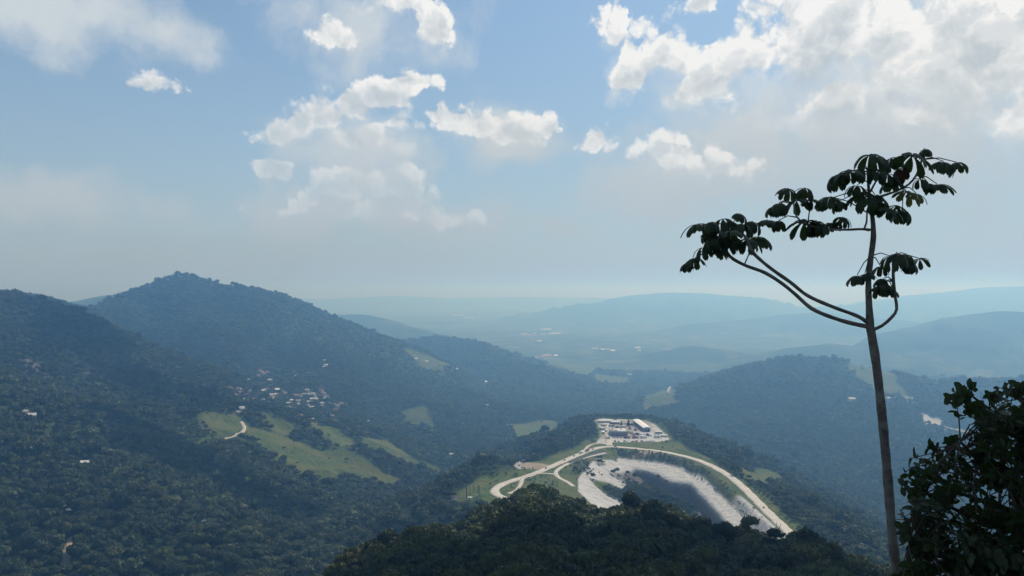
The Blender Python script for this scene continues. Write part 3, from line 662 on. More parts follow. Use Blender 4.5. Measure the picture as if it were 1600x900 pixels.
class MB:
    def __init__(s): s.v = []; s.f = []
    def add(s, vf):
        k = len(s.v); s.v += list(vf[0]); s.f += [tuple(i + k for i in f) for f in vf[1]]; return s
    def build(s, name, mat, parent=None, smooth=False):
        me = bpy.data.meshes.new(name); me.from_pydata(s.v, [], [tuple(dict.fromkeys(f)) for f in s.f]); me.materials.append(mat)
        if smooth: me.polygons.foreach_set('use_smooth', np.ones(len(me.polygons), bool))
        me.update(); return link(name, me, parent)
def place(px, py): p = hit(px, py, 800) or at_level(px, py, TOP); return p[0], p[1], float(ground_z(p[0], p[1]))
for px, py, h, rr, lb in ((729, 779, 24, .55, 'tallest dark mast on the green spur by the hairpin'), (734.5, 779.5, 20, .36, 'slim dark mast just right of the tallest mast'), (739.5, 770, 11, .32, 'short thin mast standing behind the white hut')):
    x, y, z = place(px, py); o = tag(link('mast', None, loc=(x, y, z)), lb, 'mast', 'masts on the green spur')
    MB().add(tube([(0, 0, -1), (0, 0, h * .5), (0, 0, h)], [rr, rr * .85, rr * .6], 8)).build('pole', M['darksteel'], o)
    for k in range(3):
        a = k * 2.1; MB().add(tube([(math.cos(a) * .5, math.sin(a) * .5, h - 3 - k * .4), (math.cos(a) * .5, math.sin(a) * .5, h - .9 - k * .4)], .17, 6)).build('antenna', M['steel'], o)
    MB().add(tube([(-.7, 0, h - 2), (.7, 0, h - 2)], .08, 6)).build('bracket', M['steel'], o)
    CLEAR.append((x, y, 12))
x, y, z = place(748, 780); o = tag(link('lattice_tower', None, loc=(x, y, z)), 'lattice tower tapering upwards on the green spur', 'tower'); h = 17
CLEAR.append((x, y, 14))
cor = [(-1, -1), (1, -1), (1, 1), (-1, 1)]
for cx, cyy in cor: MB().add(tube([(cx * 2.4, cyy * 2.4, -1), (cx * .45, cyy * .45, h)], .2, 6)).build('leg', M['darksteel'], o)
for s in range(7):
    z0, z1 = s * h / 7, (s + 1) * h / 7; w0, w1 = 2.4 - 1.95 * z0 / h, 2.4 - 1.95 * z1 / h
    b_ = MB()
    for k in range(4):
        (ax, ay), (bx, by) = cor[k], cor[(k + 1) % 4]
        b_.add(tube([(ax * w0, ay * w0, z0), (bx * w1, by * w1, z1)], .07, 4)); b_.add(tube([(bx * w0, by * w0, z0), (ax * w1, ay * w1, z1)], .07, 4)); b_.add(tube([(ax * w1, ay * w1, z1), (bx * w1, by * w1, z1)], .06, 4))
    b_.build('bracing', M['darksteel'], o)
x, y, z = place(745.5, 777.5); o = tag(link('radome', None, loc=(x, y, z)), 'round white dome on a short stand beside the lattice tower', 'dome')
bm = bmesh.new(); bmesh.ops.create_icosphere(bm, subdivisions=3, radius=1.5); me = bpy.data.meshes.new('dome_shell'); bm.to_mesh(me); bm.free(); me.materials.append(M['roof_white']); link('dome_shell', me, o, (0, 0, 3.3))
MB().add(tube([(0, 0, -1), (0, 0, 2.1)], [.9, .7], 10)).build('stand', M['steel'], o)
x, y, z = place(733, 779); tag(gable_house('hut', x + 1.5, y - 3, 3, 4.5, 2.6, R(70), 'white', 'white', .6), 'tiny white equipment hut at the foot of the masts', 'hut')

# ---------------------------------------------------------------- houses in the valleys
def houses(spots, group, text, size=(6, 9.5), dmin=900):
    for px, py, wall, roof in spots:
        p = hit(px, py, dmin)
        if not p: continue
        w = random.uniform(*size); l = w * random.uniform(1.1, 1.7); big = 1.35 if p[1] > 4000 else 1
        o = gable_house('house' if p[1] < 4000 else 'shed', p[0], p[1], w * big, l * big, random.choice((3.2, 3.6, 6.0)) * big, R(random.uniform(50, 130)), wall, roof, doors=p[1] < 2600)
        cat = 'house' if p[1] < 4000 else 'shed'
        tag(o, text % {'terracotta': 'terracotta', 'rust': 'rusty', 'grey': 'grey', 'white': 'white', 'pale': 'pale', 'dark': 'dark'}[roof], cat, group + ', %s roofs' % roof)
Wl = ['cream', 'cream', 'white', 'pink', 'grey']
def spots(coords, roofs): return [(px, py, random.choice(Wl), random.choice(roofs)) for px, py in coords]
red, pale = ['terracotta', 'rust'], ['white', 'pale', 'grey', 'pale', 'rust']
houses(spots([(358,623),(366,619),(374,616),(380,613),(388,612),(392,619),(386,621),(368,625),(396,615)], red), 'western village cluster', 'village house with a %s roof in the cluster nearest the dark spur')
houses(spots([(404,588),(407,582),(413,585),(418,583),(404,591)], ['white', 'terracotta']), 'houses high above the village', 'house with a %s roof high on the slope above the village')
houses(spots([(441,614),(445,616),(411,619),(416,622),(420,626),(424,623),(412,626)], ['pale', 'rust']), 'middle village houses', 'village house with a %s roof in the middle of the village')
houses(spots([(450,632),(455,629),(453,636),(456,642),(452,640),(449,645)], pale), 'houses along the village lane', 'house with a %s roof along the pale village lane')
houses(spots([(468,620),(476,618),(480,612),(484,618),(490,619),(500,621),(506,621),(512,621),(470,633),(476,632),(480,630),(487,627),(495,627),(488,638),(492,640),(503,637),(482,636)], pale), 'eastern village cluster', 'village house with a %s roof in the dense eastern cluster')
houses(spots([(523,636),(530,636),(533,635),(517,645),(525,643)], red + ['pale']), 'easternmost village houses', 'house with a %s roof at the eastern end of the village')
houses(spots([(482,648),(487,650),(492,650),(503,654),(520,655),(491,657)], pale + ['dark']), 'lower village houses', 'house with a %s roof below the village above the pasture')
extra = lambda n, x0, x1, y0, y1: [(random.uniform(x0, x1), random.uniform(y0, y1)) for _ in range(n)]
houses(spots(extra(10, 356, 400, 606, 628), red + ['pale']), 'western village cluster', 'village house with a %s roof in the cluster nearest the dark spur')
houses(spots(extra(9, 400, 450, 608, 632), red + pale), 'middle village houses', 'village house with a %s roof in the middle of the village')
houses(spots(extra(16, 462, 520, 608, 646), pale + red), 'eastern village cluster', 'village house with a %s roof in the dense eastern cluster')
houses(spots(extra(6, 515, 545, 625, 655), red + pale), 'easternmost village houses', 'house with a %s roof at the eastern end of the village')
houses(spots(extra(18, 375, 575, 572, 662), red + pale), 'houses strewn over the mountain foot', 'house with a %s roof strewn among trees around the village',)
houses(spots([(374,647),(380,644),(378,642)], ['pale']), 'roadside houses', 'small house with a %s roof beside the dirt road bend')
houses(spots([(508,566),(510,572),(508,575)], ['white', 'terracotta']), 'lone hillside houses', 'lone house with a %s roof high on the wooded mountain')
houses(spots([(170,709),(133,730),(42,650),(50,656)], ['white', 'pale']), 'forest houses', 'lone house with a %s roof in the forest of the left slope', dmin=600)
houses(spots([(706,712),(690,706)], ['white']), 'valley farm', 'farmhouse with a %s roof in the valley left of the road hill')
houses(spots([(620,548),(650,562),(668,566),(712,578),(722,577),(764,604),(758,598)], ['pale', 'white']), 'houses of the far left hills', 'distant house with a %s roof on the hazy hill left of the plain', (9, 13))
houses(spots([(762,636),(1045,615),(1010,640),(983,588),(980,584),(986,590),(988,583),(1010,605),(1002,617),(1330,626),(1385,625)], ['white', 'terracotta', 'pale']), 'scattered valley houses', 'distant house with a %s roof scattered over the hazy valley', (9, 14))
houses(spots([(727,497),(735,498),(712,494),(722,493)], ['white']), 'far white halls', 'huge hall with a %s roof farthest out on the plain', (36, 50))
houses(spots([(818,523),(826,524),(836,522),(846,516),(852,516),(858,516),(862,523),(868,522),(875,521),(885,521),(832,533),(842,534),(822,519),(838,527),(850,524),(878,518)], ['white', 'pale', 'terracotta']), 'hazy town on the plain', 'block with a %s roof in the hazy town on the plain', (16, 30))
houses(spots([(852,557),(860,557),(868,557),(848,558),(838,560),(930,546),(940,547),(948,548),(956,549),(998,550),(996,545)], ['white', 'pale', 'terracotta']), 'sheds nearer than the town', 'long shed with a %s roof in front of the hazy town', (14, 22))
# ---------------------------------------------------------------- foliage
def leaf_material(name, dark, mid, light, trans=.25, spread=1.0, stand=True, rough=.6):
    mat, t = shader(name); q = T(t)
    oi = q.n('ShaderNodeObjectInfo'); pos = q.n('ShaderNodeNewGeometry').outputs['Position']
    r = oi.outputs['Random']; c = q.mix(q.ramp(r, .0, .65), dark, mid); c = q.mix(q.math('MULTIPLY', q.ramp(r, .72, 1.0), .75 * spread), c, light)
    if stand:
        st = q.noise(oi.outputs['Location'], .008, 4, .6); c = q.mix(q.math('MULTIPLY', q.ramp(st, .48, .70), .6), c, light); c = q.mix(q.math('MULTIPLY', q.ramp(st, .50, .30), .6), c, dark)
    n = q.noise(pos, .8, 2, .6)
    hs = q.n('ShaderNodeHueSaturation'); t.links.new(c, hs.inputs['Color']); q.put(hs, 'Value', q.math('ADD', q.math('MULTIPLY', q.math('FRACT', q.math('MULTIPLY', r, 17.3)), .9), .6)); q.put(hs, 'Hue', q.math('ADD', q.math('MULTIPLY', q.math('FRACT', q.math('MULTIPLY', r, 41.7)), .06), .465)); c = hs.outputs[0]
    c = q.mix(q.math('MULTIPLY', n, .35), c, mid)
    q.surface(c, rough, None, .25, (trans, q.mix(.5, c, light))); return mat
M['leaf'] = leaf_material('forest leaves', (.015, .032, .012), (.040, .066, .020), (.115, .132, .036))
M['silver'] = leaf_material('silvery leaves', (.24, .27, .25), (.33, .36, .33), (.45, .47, .43), .15, stand=False)
M['orange'] = leaf_material('rust orange leaves', (.10, .035, .012), (.15, .055, .016), (.19, .08, .02), .25, stand=False)
M['bark'] = simple('grey bark', (.10, .085, .07), .9, .1, var=.4, scale=1.5)
ICO = {}
def ico(sub):
    if sub not in ICO:
        bm = bmesh.new(); bmesh.ops.create_icosphere(bm, subdivisions=sub, radius=1); bm.verts.ensure_lookup_table()
        ICO[sub] = (np.array([v.co[:] for v in bm.verts], f32), np.array([[v.index for v in f.verts] for f in bm.faces], np.int32)); bm.free()
    return ICO[sub]
def crown_mesh(seed, mat, lobes=11, leaves=46, flat=.62, core=1, leaf_size=.15, spread=.62, name='crown'):
    """crown of unit radius whose underside is at z = 0: uneven lobes clothed in small leaf clumps"""
    g = np.random.default_rng(seed); vs, fs = [], []; k = 0
    for i in range(lobes):
        a = g.uniform(0, 2 * np.pi); d = spread * math.sqrt(g.uniform(0, 1)) if i else 0
        c = np.array([d * math.cos(a), d * math.sin(a), flat * (.55 + .75 * (1 - d * d) * g.uniform(.5, 1))]); r = g.uniform(.24, .44) * (1.15 if i == 0 else 1)
        v, f = ico(core); vv = v * r * .86 * g.uniform(.75, 1.15, (len(v), 1)) * np.array([1, 1, .8]) + c
        vs.append(vv); fs.append(f + k); k += len(vv)
        if leaves:
            n = g.normal(size=(leaves, 3)); n /= np.linalg.norm(n, axis=1, keepdims=True); n[:, 2] = np.abs(n[:, 2]) * np.where(g.uniform(size=leaves) < .8, 1, -1)
            p = c + n * r * g.uniform(.85, 1.2, (leaves, 1)) * np.array([1, 1, .85])
            nn = n + g.normal(size=n.shape) * .55; nn /= np.linalg.norm(nn, axis=1, keepdims=True)
            t = np.cross(nn, g.normal(size=n.shape)); t /= np.linalg.norm(t, axis=1, keepdims=True); b = np.cross(nn, t); s = leaf_size * g.uniform(.55, 1.3, (leaves, 1))
            q4 = np.stack([p - t * s, p - b * s * .7 - nn * s * .25, p + t * s, p + b * s * .7 - nn * s * .25], 1).reshape(-1, 3)
            ix = np.arange(leaves)[:, None] * 4 + k
            vs.append(q4); fs += [np.hstack([ix, ix + 1, ix + 2]), np.hstack([ix, ix + 2, ix + 3])]; k += len(q4)
    return mesh_np(name, np.concatenate(vs), np.concatenate(fs), [mat])
NEAR = [crown_mesh(100 + i, M['leaf'], 10 + i, 60, .55 + .05 * (i % 4)) for i in range(6)]
MID = [crown_mesh(200 + i, M['leaf'], 8 + i % 3, 22, .6 + .06 * (i % 3), 1, .17) for i in range(5)]
FAR = [crown_mesh(300 + i, M['leaf'], 7, 8, .6, 1, .2) for i in range(4)]
def trunk_mesh(seed):
    g = random.Random(seed); b = MB()
    b.add(tube([(0, 0, -.35), (g.uniform(-.04, .04), g.uniform(-.04, .04), .35), (g.uniform(-.07, .07), g.uniform(-.07, .07), .95)], [.075, .055, .035], 8))
    for k in range(4):
        a = k * 1.6 + g.uniform(0, .8); b.add(tube([(0, 0, .45 + .08 * k), (.22 * math.cos(a), .22 * math.sin(a), .75 + .07 * k), (.45 * math.cos(a), .45 * math.sin(a), 1.05 + .06 * k)], [.035, .025, .012], 6))
    o = b.build('trunk', M['bark']); me = o.data; bpy.data.objects.remove(o); return me
TRUNKS = [trunk_mesh(i) for i in range(4)]

# where trees grow, and how tall
def road_clear(x, y):
    c = np.zeros(len(x), bool)
    for line, w in ROAD_LINES:
        a = np.array(line); lo = a.min(0) - w; hi = a.max(0) + w
        m_ = (x > lo[0]) & (x < hi[0]) & (y > lo[1]) & (y < hi[1])
        if m_.any(): c[m_] |= poly_dist(x[m_], y[m_], line[::2] + [line[-1]], False) < w
    for cx, cyy, r in CLEAR:
        dx, dy = x - cx, y - cyy
        c |= (dx * dx + dy * dy < r * r) | ((np.abs(dx) < r * .8) & (dy < 0) & (dy > -1.7 * r))
    return c
# highest sight line towards each part of the ground, so that trees hidden behind a ridge are left out
ELEV = (GZ - CZ) / np.maximum(RG, 1); RUN = np.maximum.accumulate(ELEV, 0)
def shown(x, y, z, top):
    r = np.hypot(x, y); th = np.arctan2(x, y)
    i = np.clip(np.searchsorted(RR, r - 25) - 1, 0, len(RR) - 1); j = np.clip(np.searchsorted(TH, th), 2, len(TH) - 3)
    run = np.minimum(np.minimum(RUN[i, j], RUN[i, j - 2]), RUN[i, j + 2])
    return (z + top - CZ) / r > run - .006
def scatter(r0, r1, step, half=R(37.5)):
    y1 = r1; xs = np.arange(-math.sin(half) * r1, math.sin(half) * r1, step); ys = np.arange(r0 * math.cos(half), y1, step * .87)
    X, Y = np.meshgrid(xs, ys); X[1::2] += step / 2
    X = X + RNG.uniform(-.42, .42, X.shape) * step; Y = Y + RNG.uniform(-.42, .42, Y.shape) * step
    X, Y = X.ravel(), Y.ravel(); r = np.hypot(X, Y); k = (r >= r0) & (r < r1) & (np.abs(np.arctan2(X, Y)) < half)
    return X[k], Y[k]
pts = []
def grow(r0, r1, step, rad, base_idx, nidx):
    X, Y = scatter(r0, r1, step)
    g, v, e, k = cover(X.astype(f32), Y.astype(f32))
    u = RNG.uniform(size=len(X)); open_ = np.maximum.reduce([np.where(g > .5, .985, g), v, e, k * .8])
    Z = ground_z(X, Y)
    keep = (u > open_) & ~road_clear(X, Y)
    keep &= shown(X, Y, Z, 14)
    X, Y, Z, g = X[keep], Y[keep], Z[keep], g[keep]
    s = rad * RNG.uniform(.55, 1.3, len(X)) * np.where(RNG.uniform(size=len(X)) > .92, 1.5, 1) * np.where(g > .3, .55, 1)
    s = np.where(np.hypot(X, Y) < 700, np.minimum(s, 7.2), s)
    md = sdist(X.astype(f32), Y.astype(f32), MESA); s *= np.where((md < 30) & (Y > 700), .62, 1)
    pts.append(np.stack([X, Y, Z, s, RNG.uniform(.8, 1.35, len(X)), RNG.integers(base_idx, base_idx + nidx, len(X)), RNG.uniform(0, 6.28, len(X))], 1))
grow(185, 640, 9.0, 6.3, 0, 6)
grow(640, 1000, 9.6, 7.2, 0, 6)
grow(1000, 1500, 9.2, 6.6, 6, 5)
grow(1500, 2700, 9.4, 6.3, 6, 5)
grow(2700, 4300, 13, 8.2, 11, 4)
# overgrown heap on the quarry floor and bushes along the banks
def bushes(n, fx, rad, lo=.5):
    P = np.array([fx() for _ in range(n)]); Z = ground_z(P[:, 0], P[:, 1]); k = ~road_clear(P[:, 0], P[:, 1]); P, Z = P[k], Z[k]
    return np.stack([P[:, 0], P[:, 1], Z - .5, rad * RNG.uniform(lo, 1.3, len(P)), RNG.uniform(.7, 1.3, len(P)), RNG.integers(6, 11, len(P)), RNG.uniform(0, 6.28, len(P))], 1)
rg_ = random.Random(5)
def heap_spot():
    i = rg_.randrange(len(HEAP) - 3); u = rg_.random(); a, b = HEAP[i], HEAP[i + 1]
    return a[0] + (b[0] - a[0]) * u + rg_.gauss(0, 11), a[1] + (b[1] - a[1]) * u + rg_.gauss(-4, 11)
shrubs = [bushes(520, lambda: heap_spot(), 3.4)]
def bank():
    t = rg_.random(); i = min(int(t * 5), 4); a, b = PIT_FAR[i + 1], PIT_FAR[min(i + 2, 6)]; u = rg_.random(); return a[0] + (b[0] - a[0]) * u + rg_.uniform(-14, 2), a[1] + (b[1] - a[1]) * u + rg_.uniform(-12, 3)
def floor_spot():
    while True:
        x, y = rg_.uniform(160, 262), rg_.uniform(960, 1150)
        if far_edge(np.array([x]), np.array([y]))[0] > 77: return x, y
shrubs.append(bushes(420, floor_spot, 3.2))
shrubs.append(bushes(260, bank, 1.7))
shrubs.append(bushes(150, lambda: (rg_.gauss(98, 10), rg_.uniform(1085, 1190)), 1.9))
shrubs.append(bushes(60, lambda: (rg_.uniform(165, 262), rg_.uniform(1318, 1326)), 1.5))
shrubs.append(bushes(200, lambda: (rg_.uniform(296, 312), rg_.uniform(820, 1250)), 1.8))
shrubs.append(bushes(120, lambda: (rg_.uniform(-30, 60), rg_.uniform(1010, 1130)), 1.7))
shrubs = np.concatenate(shrubs)
pts = np.concatenate(pts)

# the single trees of the near hill: the largest in the picture stand as trees of their own
px_ = 800 + pts[:, 0] / pts[:, 1] * FPX; py_ = HZ + (CZ - pts[:, 2] - pts[:, 3] * 1.6) / pts[:, 1] * FPX
rr_ = np.hypot(pts[:, 0], pts[:, 1])
inview = (px_ > 430) & (px_ < 1395) & (py_ < 905) & (py_ > 700) & (rr_ < 640) & shown(pts[:, 0], pts[:, 1], pts[:, 2], pts[:, 3] * 1.2)
cand = np.nonzero(inview)[0]; cand = cand[np.argsort(-(pts[cand, 3] / rr_[cand]))][:290]
def tree(p, crown, trunk, label, group=None, name='forest_tree', cat='tree', hf=.9):
    x, y, z, s, st, idx, rot = p
    o = link(name, None, loc=(x, y, z)); o.rotation_euler = (0, 0, rot)
    th = s * hf; t_ = link('trunk', trunk, o); t_.scale = (s, s, th)
    c_ = link('crown', crown, o, (0, 0, th * .75)); c_.scale = (s, s, s * st)
    return tag(o, label, cat, group)
for n_, i in enumerate(cand):
    p = pts[i]; big = p[3] > 5.6; left = px_[i] < 800; low = py_[i] > 840
    what = ('broad-crowned' if big else 'round-crowned') if p[4] < 1.08 else ('tall domed' if big else 'narrow domed')
    col_ = ['at the left foot of the hill', 'under the masts', 'under the road hairpin', 'under the left gravel slope', 'under the overgrown quarry heap', 'under the straight quarry road', 'beside the slender trunk'][int(np.searchsorted([640, 760, 880, 1000, 1120, 1250], px_[i]))]
    row_ = 'on the near crest' if rr_[i] > 430 else ('halfway down the near hill' if py_[i] < 862 else 'low on the near hill')
    where = row_ + ' ' + col_
    tree(p, NEAR[int(p[5]) % 6], TRUNKS[n_ % 4], 'dark %s tree %s' % (what, where), '%s trees %s' % (what, where))
rest = np.ones(len(pts), bool); rest[cand] = False
# trees with a look of their own
def special(px, py, D, s, st, crown, label, name='forest_tree', hf=1.3, trunk=0):
    x, y = (px - 800) / FPX * D, D; z = float(ground_z(x, y))
    global rest
    rest &= ~(np.hypot(pts[:, 0] - x, pts[:, 1] - y) < s * .8)
    return tree((x, y, z, s, st, 0, px * .37), crown, TRUNKS[trunk], label, None, name, hf=hf)
O_CROWN = crown_mesh(501, M['orange'], 11, 60, .6); S_CROWN = [crown_mesh(510 + i, M['silver'], 7, 40, .5, 1, .12) for i in range(3)]
special(672, 832, 428, 6.0, 1.0, O_CROWN, 'rust-orange tree on the left shoulder of the near hill', hf=.8)
special(985, 800, 478, 7.2, 1.35, NEAR[3], 'tallest bulky dark tree standing out before the quarry', hf=1.1)
special(1047, 806, 470, 4.2, .8, NEAR[0], 'small flat-topped tree before the overgrown quarry heap', hf=1.9)
special(1096, 806, 455, 6.6, 1.2, NEAR[2], 'big domed tree in front of the pale quarry bench', hf=1.05)
U_CROWN = crown_mesh(530, M['leaf'], 14, 36, .28, 1, .13, .8)
special(1168, 812, 445, 6.2, .9, U_CROWN, 'open umbrella-shaped tree before the pale quarry track', hf=2.7, trunk=1)
special(1212, 822, 435, 5.6, .9, U_CROWN, 'open umbrella-shaped tree before the straight road', hf=2.6, trunk=2)
special(1246, 848, 420, 4.4, .9, U_CROWN, 'ragged umbrella-shaped tree at the right end of the near hill', hf=2.2, trunk=3)
special(845, 768, 545, 5.2, 1.1, NEAR[4], 'dense green tree on top of the near hill beneath the road fork', hf=.8)
for i, (px, py) in enumerate([(133,732),(118,734),(230,724),(236,738),(252,742),(300,740),(100,800),(108,806),(60,806),(36,840),(205,848),(250,842),(318,824),(376,862),(372,858),(60,640),(130,636),(102,634),(500,872),(604,862)]):
    p = hit(px, py, 500)
    if p and p[1] < 1700:
        k = rg_.uniform(2.2, 3.6); rest &= ~((np.abs(pts[:, 0] - p[0]) < 4.5) & (pts[:, 1] < p[1] + 2) & (pts[:, 1] > p[1] - 14))
        tree((p[0], p[1], p[2], k, rg_.uniform(.7, 1.0), 0, i), S_CROWN[i % 3], TRUNKS[i % 4], 'pale silver-leaved tree among the dark forest of the valley slopes', 'silver-leaved trees', 'silver_tree', hf=2.2)
# conifers behind the yard
def conifer(seed):
    g = np.random.default_rng(seed); vs, fs = [], []; k = 0
    for i in range(11):
        z0 = .12 + i * .08; r = .30 * (1 - i / 11.5); n = 9
        a = np.linspace(0, 2 * np.pi, n, endpoint=False) + g.uniform(0, 1); rad = r * g.uniform(.7, 1.2, n)
        v = np.concatenate([np.stack([rad * np.cos(a), rad * np.sin(a), z0 - .05 * g.uniform(.5, 1.5, n)], 1), [[0, 0, z0 + .13]]])
        vs.append(v); fs.append(np.array([[k + j, k + (j + 1) % n, k + n] for j in range(n)])); k += n + 1
    return mesh_np('crown', np.concatenate(vs), np.concatenate(fs), [M['leaf']])
CON = conifer(3)
for x, y, h, lb in ((203, 1478, 11, 'smaller dark conifer behind the yard'), (217, 1483, 15, 'taller pointed conifer behind the yard')):
    o = tag(link('conifer', None, loc=(x, y, TOP)), lb, 'tree', 'conifers behind the yard'); c_ = link('crown', CON, o); c_.scale = (h, h, h)
    t_ = link('trunk', TRUNKS[0], o); t_.scale = (2.4, 2.4, h * .5)
for i in range(9):
    x, y = 196 + i * 4.6, 1476 + rg_.uniform(-5, 8); tree((x, y, TOP, rg_.uniform(2.2, 3.2), 1.1, 0, i), MID[i % 5], TRUNKS[i % 4], 'small round tree in the row behind the yard buildings', 'row of small trees behind the yard', 'yard_tree')

def instancer(name, P, protos, label, cat):
    """one mass of trees: crowns set on points"""
    coll = bpy.data.collections.new(name + ' crowns')
    for i, me in enumerate(protos):
        o = bpy.data.objects.new('%s_crown_%02d' % (name, i), me); coll.objects.link(o)
    me = bpy.data.meshes.new(name); me.vertices.add(len(P)); z = P[:, 2] + P[:, 3] * .35
    me.vertices.foreach_set('co', np.stack([P[:, 0], P[:, 1], z], 1).astype(f32).ravel())
    for nm, typ, arr, key in (('turn', 'FLOAT', P[:, 6], 'value'), ('pick', 'INT', P[:, 5].astype(np.int32), 'value'), ('size', 'FLOAT_VECTOR', np.stack([P[:, 3], P[:, 3], P[:, 3] * P[:, 4]], 1).astype(f32).ravel(), 'vector')):
        me.attributes.new(nm, typ, 'POINT').data.foreach_set(key, arr.astype(np.int32 if typ == 'INT' else f32))
    o = link(name, me); md = o.modifiers.new('trees', 'NODES')
    ng = bpy.data.node_groups.new(name + ' nodes', 'GeometryNodeTree'); ng.interface.new_socket('Geometry', in_out='INPUT', socket_type='NodeSocketGeometry'); ng.interface.new_socket('Geometry', in_out='OUTPUT', socket_type='NodeSocketGeometry')
    N = ng.nodes; gi, go = N.new('NodeGroupInput'), N.new('NodeGroupOutput'); ci = N.new('GeometryNodeCollectionInfo'); ci.inputs['Collection'].default_value = coll
    ci.inputs['Separate Children'].default_value = True; ci.inputs['Reset Children'].default_value = True
    ip = N.new('GeometryNodeInstanceOnPoints'); ip.inputs['Pick Instance'].default_value = True
    def na(nm, typ):
        a = N.new('GeometryNodeInputNamedAttribute'); a.data_type = typ; a.inputs['Name'].default_value = nm; return a.outputs['Attribute']
    cx = N.new('ShaderNodeCombineXYZ'); ng.links.new(na('turn', 'FLOAT'), cx.inputs[2])
    ng.links.new(gi.outputs[0], ip.inputs['Points']); ng.links.new(ci.outputs[0], ip.inputs['Instance']); ng.links.new(na('pick', 'INT'), ip.inputs['Instance Index'])
    ng.links.new(cx.outputs[0], ip.inputs['Rotation']); ng.links.new(na('size', 'FLOAT_VECTOR'), ip.inputs['Scale']); ng.links.new(ip.outputs[0], go.inputs[0])
    md.node_group = ng
    return tag(o, label, cat, kind='stuff')
print('forest crowns', int(rest.sum()), 'shrubs', len(shrubs), 'clear', len(CLEAR))
instancer('forest', pts[rest], NEAR + MID + FAR, 'dark green forest covering the hills and valley sides', 'forest')
instancer('shrubbery', shrubs, NEAR + MID + FAR, 'scrub on the quarry heap and along the road banks', 'shrubbery')
# ---------------------------------------------------------------- tall slender tree at the viewpoint
def leafmat2(name, a, b, tr, t=.35):
    mat, nt = shader(name); q = T(nt); pos = q.n('ShaderNodeNewGeometry').outputs['Position']; oi = q.n('ShaderNodeObjectInfo').outputs['Random']
    c = q.mix(q.ramp(q.noise(pos, 6, 4, .6), .3, .7), a, b); c = q.mix(q.math('MULTIPLY', oi, .4), c, b)
    q.surface(c, .5, q.bump(q.noise(pos, 30, 3, .6), .3, .02), .3, (t, tr)); return mat
M['cec_leaf'] = leafmat2('umbrella tree leaf', (.020, .036, .020), (.036, .058, .026), (.05, .08, .02))
M['cec_old'] = leafmat2('ageing umbrella tree leaf', (.075, .085, .025), (.10, .11, .035), (.16, .17, .05), .45)
M['cec_red'] = leafmat2('withered umbrella tree leaf', (.05, .022, .014), (.075, .03, .018), (.10, .04, .02), .4)
mat, nt = shader('ringed pale bark'); q = T(nt); geo = q.n('ShaderNodeNewGeometry').outputs['Position']
wv = q.n('ShaderNodeTexWave', bands_direction='Z'); wv.inputs['Scale'].default_value = 4.0; wv.inputs['Distortion'].default_value = 6.0; wv.inputs['Detail'].default_value = 3; nt.links.new(geo, wv.inputs['Vector'])
n1 = q.noise(geo, 9, 4, .65); c = q.mix(q.ramp(n1, .3, .7), (.085, .075, .07), (.17, .15, .14)); c = q.mix(q.math('MULTIPLY', wv.outputs['Fac'], .08), c, (.06, .055, .05))
n3 = q.noise(geo, 2.2, 3, .6); c = q.mix(q.math('MULTIPLY', q.ramp(n3, .5, .62), .7), c, (.21, .21, .18))
q.surface(c, .85, q.bump(n1, .5, .02), .2); M['cec_bark'] = mat
D0 = 12.0
def B(px, py, d=0.0): return Vector(at(px, py, D0 + d))
base = B(1400, 900) + (B(1400, 900) - B(1386, 740)) * 4.2
base.z = float(ground_z(base.x, base.y)) - .3
cec = link('umbrella_tree', None, loc=(base.x, base.y, base.z + .3)); tag(cec, 'tall slender tree with lobed umbrella leaves rising against the sky', 'tree')
inv = -cec.location
def wood(name, P, rad, parent, n=12, step=.12):
    L_ = smooth_line(P, step); m_ = len(L_); src = np.linspace(0, m_ - 1, len(rad)); rr = np.interp(np.arange(m_), src, rad)
    rr = [r * (1 + .05 * math.sin(i * 2.1) + .04 * math.sin(i * .77)) for i, r in enumerate(rr)]
    return MB().add(tube([p + inv for p in L_], rr, n)).build(name, M['cec_bark'], parent, True), L_
W = lambda px: px / FPX * D0 / 2            # a width in the photograph as a radius
wood('trunk', [base.lerp(B(1403, 930), k / 16) for k in range(16)] + [B(1403, 930), B(1394, 840), B(1386, 740), B(1377, 640), B(1369, 570), B(1360, 512)], [W(32), W(29), W(26), W(23), W(21), W(19.5), W(17.5), W(15.5), W(14), W(13)], cec, 16)
TW, stem_line = wood('stem', [B(1360, 516), B(1358, 480), B(1357, 440), B(1361, 400), B(1365, 370), B(1363, 335), B(1358, 300), B(1356, 268)], [W(12.5), W(9.5), W(9), W(9), W(8.5), W(7), W(5), W(3.5)], cec, 12)
nodes = list(stem_line[len(stem_line) // 2:])
def branch(P, r0, r1, ends=True):
    o, l_ = wood('branch', P, [W(r0 * .8), W((r0 + r1) * .39), W(r1 * .78)], cec, 10, .08); nodes.extend(l_[len(l_) // 2:]); return o
branch([B(1358, 506), B(1340, 494, -.1), B(1300, 479, -.2), B(1262, 462, -.3), B(1235, 441, -.35), B(1208, 422, -.4), B(1187, 405, -.4), B(1173, 390, -.4), B(1164, 368, -.4)], 7.5, 6.5)
branch([B(1359, 511), B(1330, 505, .1), B(1300, 496, .2), B(1268, 482, .25), B(1244, 461, .3), B(1222, 443, .3), B(1195, 426, .3), B(1163, 414, .3), B(1140, 400, .3), B(1128, 378, .3)], 8.5, 6.5)
branch([B(1362, 516), B(1378, 509, -.1), B(1394, 495, -.15), B(1401, 483, -.15), B(1399, 465, -.15), B(1396, 440, -.15), B(1396, 418, -.15), B(1398, 402, -.15)], 6, 6)
branch([B(1362, 359), B(1345, 358, -.1), B(1320, 359, -.2), B(1290, 358, -.3), B(1262, 352, -.3)], 5, 4)
